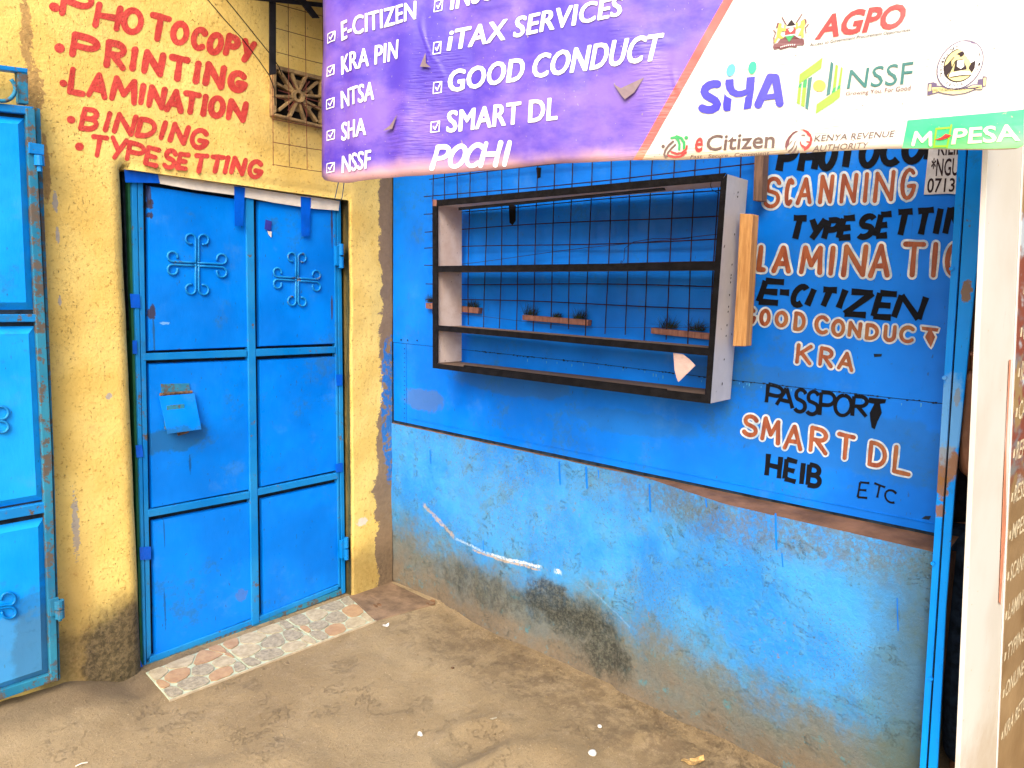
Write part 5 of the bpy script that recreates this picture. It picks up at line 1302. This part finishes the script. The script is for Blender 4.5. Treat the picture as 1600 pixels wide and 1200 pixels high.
# torn flaps
for (q, lf) in (([(960, 133), (972, 140), (1008, 122), (993, 147), (979, 158), (974, 153)], 1), ([(624, 180), (617, 203), (602, 206), (612, 198)], 1), ([(666, 83), (659, 106), (676, 107), (668, 100)], 1)):
    mb = MB(); add_poly(mb, lambda u, v, o, q=q: SBan(u, v, o+.010*((v-q[0][1])/40)), q, .003, 0)
    fin(mb, 'torn_flap', ['bback'], BN)
# rod that carries the banner and the cords tying it
tp = [SBan(lerp(500, 1612, t), -112, 0) for t in (0, .5, 1)]
rod = MB().tube([SBan(470, -118, -.02), SBan(1640, -118, -.02)], .018, 10).build('banner_rail', 'blackmetal', smooth=True)
tag(rod, 'dark steel rail carrying the top edge of the vinyl banner', 'rail')
for (a, b, lb) in (((523, 284), (523, 311), 'left one of two thin cords between banner hem and door top'), ((532, 284), (534, 312), 'right one of two thin cords between banner hem and door top')):
    P = SBan(a[0], a[1]-4, -.004); Qq = A(b[0], b[1], -.004)
    o = MB().tube([P, P.lerp(Qq, .5)+Vector((0, 0, -.002)), Qq], .0016, 5).build('thin_cord', 'oldframe'); tag(o, lb, 'cord')

# ================================================================== ROOF over the recess, dark room behind the post
RF = thing('iron_roof', 'weathered corrugated iron roof above the shop recess', 'roof', (-.5, -1.5, 3.05))
vs = []; n = 150
for i in range(n+1):
    y = lerp(.1, -3.9, i/n); dz = .012*math.sin(i*1.1)
    for x, z in ((.9, 3.25), (.2, 3.18), (-.5, 3.1), (lerp(-1.15, -.40, i/n), 3.03)): vs.append((x, y, z+dz))
fs = [[i*4+k, i*4+k+1, (i+1)*4+k+1, (i+1)*4+k] for i in range(n) for k in range(3)]
MB().add(vs, fs).build('roof_sheet', 'roof', RF, recalc=False)
MB().slab([(-.9, -3.9, 2.96), (-.83, -3.9, 2.96), (-.83, .0, 2.96), (-.9, .0, 2.96)], (0, 0, .05)).build('rafter', 'wood2', RF)
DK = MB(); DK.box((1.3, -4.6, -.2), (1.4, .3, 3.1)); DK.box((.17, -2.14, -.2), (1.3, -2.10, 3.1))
o = DK.build('inner_wall', 'darkroom'); tag(o, 'inner wall coloured near black for shade in the room behind the blue corner post', 'wall')
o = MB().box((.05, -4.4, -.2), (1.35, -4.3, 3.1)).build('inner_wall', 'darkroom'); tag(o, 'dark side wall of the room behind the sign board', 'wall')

# ================================================================== PERSON in the gap
def person():
    root = thing('person', 'person in dark clothes with a bent arm, glimpsed in the gap behind the blue post', 'person', (.34, -2.62, -.12))
    elb = B(1508, 742, .02); hand = B(1515, 598, .04); 
    hp = Vector((.50, -2.61, .86))
    shl = Vector((.44, -2.74, 1.38)); sh_ = Vector((.54, -2.44, 1.38))
    def skinned(name, J, E, mat, root_i=0, sub=1):
        me = bpy.data.meshes.new(name); me.from_pydata([Vector(j[0])-BASE[root.name] for j in J], E, [])
        me.skin_vertices.new() if hasattr(me.skin_vertices, 'new') else None
        o = bpy.data.objects.new(name, me); link(o, root)
        m_ = o.modifiers.new('skin', 'SKIN'); o.modifiers.new('sub', 'SUBSURF').levels = sub
        o.modifiers['sub'].render_levels = sub
        if not me.skin_vertices: pass
        for i, j in enumerate(J):
            sv = me.skin_vertices[0].data[i]; r = j[1]; sv.radius = r if isinstance(r, tuple) else (r, r); sv.use_root = (i == root_i)
        me.materials.append(MAT[mat]); return o
    P = [(hp, (.10, .08)), (hp+Vector((0, .0, .2)), (.10, .08)), (Vector((.50, -2.60, 1.36)), (.11, .085)), (Vector((.49, -2.60, 1.50)), .05), (Vector((.48, -2.60, 1.60)), (.078, .09)), (Vector((.475, -2.60, 1.70)), (.072, .085)),
         (shl, .062), (elb+Vector((.02, -.015, 0)), .045), (elb.lerp(hand, .5)+Vector((.02, 0, 0)), .036), (hand, .026), (hand+Vector((-.01, .0, .045)), (.036, .016)),
         (sh_, .062), (Vector((.56, -2.38, 1.10)), .045), (Vector((.50, -2.37, .86)), .034), (Vector((.49, -2.37, .78)), (.034, .018)),
         (hp+Vector((-.01, -.09, -.06)), .08), (Vector((.46, -2.71, .42)), .055), (Vector((.50, -2.72, -.02)), .038), (Vector((.40, -2.73, -.07)), .035),
         (hp+Vector((-.01, .09, -.06)), .08), (Vector((.48, -2.51, .42)), .055), (Vector((.54, -2.50, -.02)), .038), (Vector((.44, -2.50, -.07)), .035)]
    P = [(q[0]+Vector((-.16, 0, 0)), q[1]) if i not in (7, 8, 9, 10) else q for i, q in enumerate(P)]
    Ed = [(0, 1), (1, 2), (2, 3), (3, 4), (4, 5), (2, 6), (6, 7), (7, 8), (8, 9), (9, 10), (2, 11), (11, 12), (12, 13), (13, 14), (0, 15), (15, 16), (16, 17), (17, 18), (0, 19), (19, 20), (20, 21), (21, 22)]
    skinned('body', P, Ed, 'skin', 0, 2)
    g = .012
    def gr(i, k=g): r = P[i][1]; return (P[i][0], tuple(a+k for a in r) if isinstance(r, tuple) else r+k)
    skinned('shirt', [(P[0][0], (.165, .125)), (P[1][0], (.155, .12)), (P[2][0], (.175, .125)), gr(6, .02), (P[6][0].lerp(P[7][0], .55), .062), gr(11, .02), (P[11][0].lerp(P[12][0], .55), .064)], [(0, 1), (1, 2), (2, 3), (3, 4), (2, 5), (5, 6)], 'shirt', 1, 2)
    skinned('trousers', [(P[0][0]+Vector((0, 0, -.0)), (.16, .12)), gr(15, .026), gr(16, .024), gr(17, .026), gr(19, .026), gr(20, .024), gr(21, .026)], [(0, 1), (1, 2), (2, 3), (0, 4), (4, 5), (5, 6)], 'denim', 0, 2)
    hd_ = P[4][0]+Vector((0, 0, .06))
    mb = MB(); fs = []; vs = []
    for i in range(9):
        a = math.pi*.5*i/8*.98
        for j in range(16):
            b = 2*math.pi*j/16; vs.append(hd_+Vector((.098*math.sin(a)*math.cos(b)+.02, .088*math.sin(a)*math.sin(b), .03+.10*math.cos(a))))
    for i in range(8):
        for j in range(16): fs.append([i*16+j, i*16+(j+1) % 16, (i+1)*16+(j+1) % 16, (i+1)*16+j])
    mb.add(vs, fs).build('hair', 'hair', root, smooth=True)
    mb = MB(); hc = P[4][0]+Vector((-.088, 0, .03))
    mb.tube([hc+Vector((.01, 0, .03)), hc+Vector((-.018, 0, -.012)), hc+Vector((.008, 0, -.02))], [.008, .014, .012], 8); mb.build('nose', 'skin', root, smooth=True)
    for s in (-1, 1):
        MB().tube([hc+Vector((.012, .032*s-.012, .03)), hc+Vector((.008, .032*s, .032)), hc+Vector((.012, .032*s+.012, .03))], [.002, .005, .002], 8).build('eye', 'hair', root)
        MB().tube([P[4][0]+Vector((.01, .088*s, .045)), P[4][0]+Vector((.005, .098*s, .02)), P[4][0]+Vector((.0, .088*s, -.01))], [.008, .016, .008], 8).build('ear', 'skin', root, smooth=True)
    MB().tube([hc+Vector((.012, -.028, -.045)), hc+Vector((.0, 0, -.046)), hc+Vector((.012, .028, -.045))], [.003, .008, .003], 8).build('mouth', 'redbrown', root)
    # fingers on both hands, rooted inside the palms
    for (w, tip, sidev) in ((P[9][0], P[10][0], Vector((0, 1, 0))), (P[13][0], P[14][0], Vector((0, 0, 1)))):
        d = (tip-w).normalized(); s = sidev-d*sidev.dot(d); s.normalize(); cu = d.cross(s)
        for k, (o_, L) in enumerate(((-.026, .062), (-.009, .072), (.009, .068), (.025, .052))):
            a = tip+s*o_; MB().tube([a-d*.01, a+d*L*.45, a+d*L*.8+cu*.016, a+d*L*.75+cu*.036], [.0095, .009, .008, .006], 8).build('finger', 'skin', root, smooth=True)
        a = w+s*-.024; MB().tube([a, a-s*.022+d*.025, a-s*.028+d*.055+cu*.01], [.012, .011, .008], 8).build('thumb', 'skin', root, smooth=True)
    for i in (18, 22):
        a = P[i][0]; MB().tube([a+Vector((.14, 0, -.01)), a+Vector((.05, 0, 0)), a+Vector((-.06, 0, -.015)), a+Vector((-.12, 0, -.02))], [.04, .05, .045, .025], 10).build('shoe', 'shirt', root, smooth=True)
try:
    person()
except Exception as ex:
    import traceback; traceback.print_exc()

# ================================================================== LITTER
def drop(u, v, zoff=0.0):
    p = Z(u, v, -.03)
    for _ in range(10): p = Z(u, v, gz(p.x, p.y))
    return p+Vector((0, 0, zoff))
def flake(name, u, v, s, mat, label, cat, seed, pts=7, curl=.3, asp=1, rot=0, group=None):
    rr = random.Random(seed); P = drop(u, v, .001); mb = MB(); ring = []
    for i in range(pts):
        a = 2*math.pi*i/pts; r = s*rr.uniform(.6, 1.1); x, y = r*math.cos(a), r*math.sin(a)*asp
        ring.append(P+Vector((x*math.cos(rot)-y*math.sin(rot), x*math.sin(rot)+y*math.cos(rot), abs(x)*curl*rr.uniform(.3, 1)+.001)))
    c = P+Vector((0, 0, .003)); mb.add([c]+ring+[q-Vector((0, 0, .002)) for q in ring]+[c-Vector((0, 0, .004))], [[0, 1+i, 1+(i+1) % pts] for i in range(pts)]+[[1+i, 1+pts+i, 1+pts+(i+1) % pts, 1+(i+1) % pts] for i in range(pts)]+[[2*pts+1, 1+pts+(i+1) % pts, 1+pts+i] for i in range(pts)])
    o = mb.build(name, mat); tag(o, label, cat, group); return o
def stone(u, v, s, label, seed, mat='pebble', fl=.6):
    rr = random.Random(seed); P = drop(u, v, s*.3); mb = MB(); bm = bmesh.new(); bmesh.ops.create_icosphere(bm, subdivisions=2, radius=s)
    for q in bm.verts: q.co = q.co*(1+.25*noise.noise(q.co*60+Vector((seed, 0, 0)))); q.co.z *= fl
    bm.verts.index_update(); mb.add([q.co+P for q in bm.verts], [[q.index for q in f.verts] for f in bm.faces]); bm.free()
    o = mb.build('pebble', mat, smooth=True); tag(o, label, 'pebble'); return o
flake('dry_leaf', 590, 947, .028, 'leafdry', 'brown dry leaf on the bare cement step', 'leaf', 1, 9, .4)
flake('dry_leaf', 674, 943, .03, 'leafdry', 'brown dry leaf in the corner at the foot of the blue wall', 'leaf', 5, 9, .4)
flake('leaf_scrap', 603, 978, .018, 'pebble', 'pale curled scrap on the dirt beside the cement step', 'scrap', 2, 7, .5)
flake('foil_scrap', 656, 1149, .02, 'pebble', 'crumpled silvery wrapper scrap lying alone on the open dirt', 'scrap', 3, 8, .6, .5, 1.0)
flake('foil_scrap', 772, 1123, .018, 'stoneg', 'thin grey plastic scrap on the dirt below the mouldy wall patch', 'scrap', 4, 6, .3, .35, -.3)
stone(926, 1178, .016, 'larger of two white pebbles on the dirt near the bottom of the picture', 1)
stone(937, 1136, .009, 'smaller white pebble on the dirt, nearer the blue wall', 2)
stone(707, 1044, .007, 'tiny dark pebble on the open dirt', 3, 'leafdry')
flake('fruit_husk', 1083, 1192, .06, 'peel', 'ochre torn husk on the dirt at the bottom edge', 'husk', 8, 11, .5, .4, -.5)
o = MB().tube([drop(118, 1199, .004), drop(128, 1196, .008), drop(137, 1193, .004)], .0022, 5).build('straw_bit', 'paper'); tag(o, 'short pale straw lying on the dirt at bottom left', 'straw')
# crumbs of soil, gathered at the wall foot
mb = MB(); rc = random.Random(9)
for i in range(2600):
    if i < 1300:
        y = rc.uniform(-2.7, -.3); x = interp(y, foot)-abs(rc.gauss(0, .07))
    else: x = rc.uniform(-2.4, -.2); y = rc.uniform(-2.6, -.1)
    if y > -.36 and x > -1.6: continue
    s = rc.uniform(.0015, .005)*(1.4 if i % 9 == 0 else 1); P = Vector((x, y, gz(x, y)+s*.3))
    v4 = [P+Vector((rc.uniform(-1, 1)*s, rc.uniform(-1, 1)*s, 0)) for _ in range(3)]
    a = rc.random()*6; v4 = [P+Vector((math.cos(a+k*2.1)*s, math.sin(a+k*2.1)*s, 0)) for k in range(3)]+[P+Vector((0, 0, s))]
    mb.add(v4, [[0, 1, 3], [1, 2, 3], [2, 0, 3]])
o = mb.build('soil_crumbs', 'ground'); tag(o, kind='stuff')
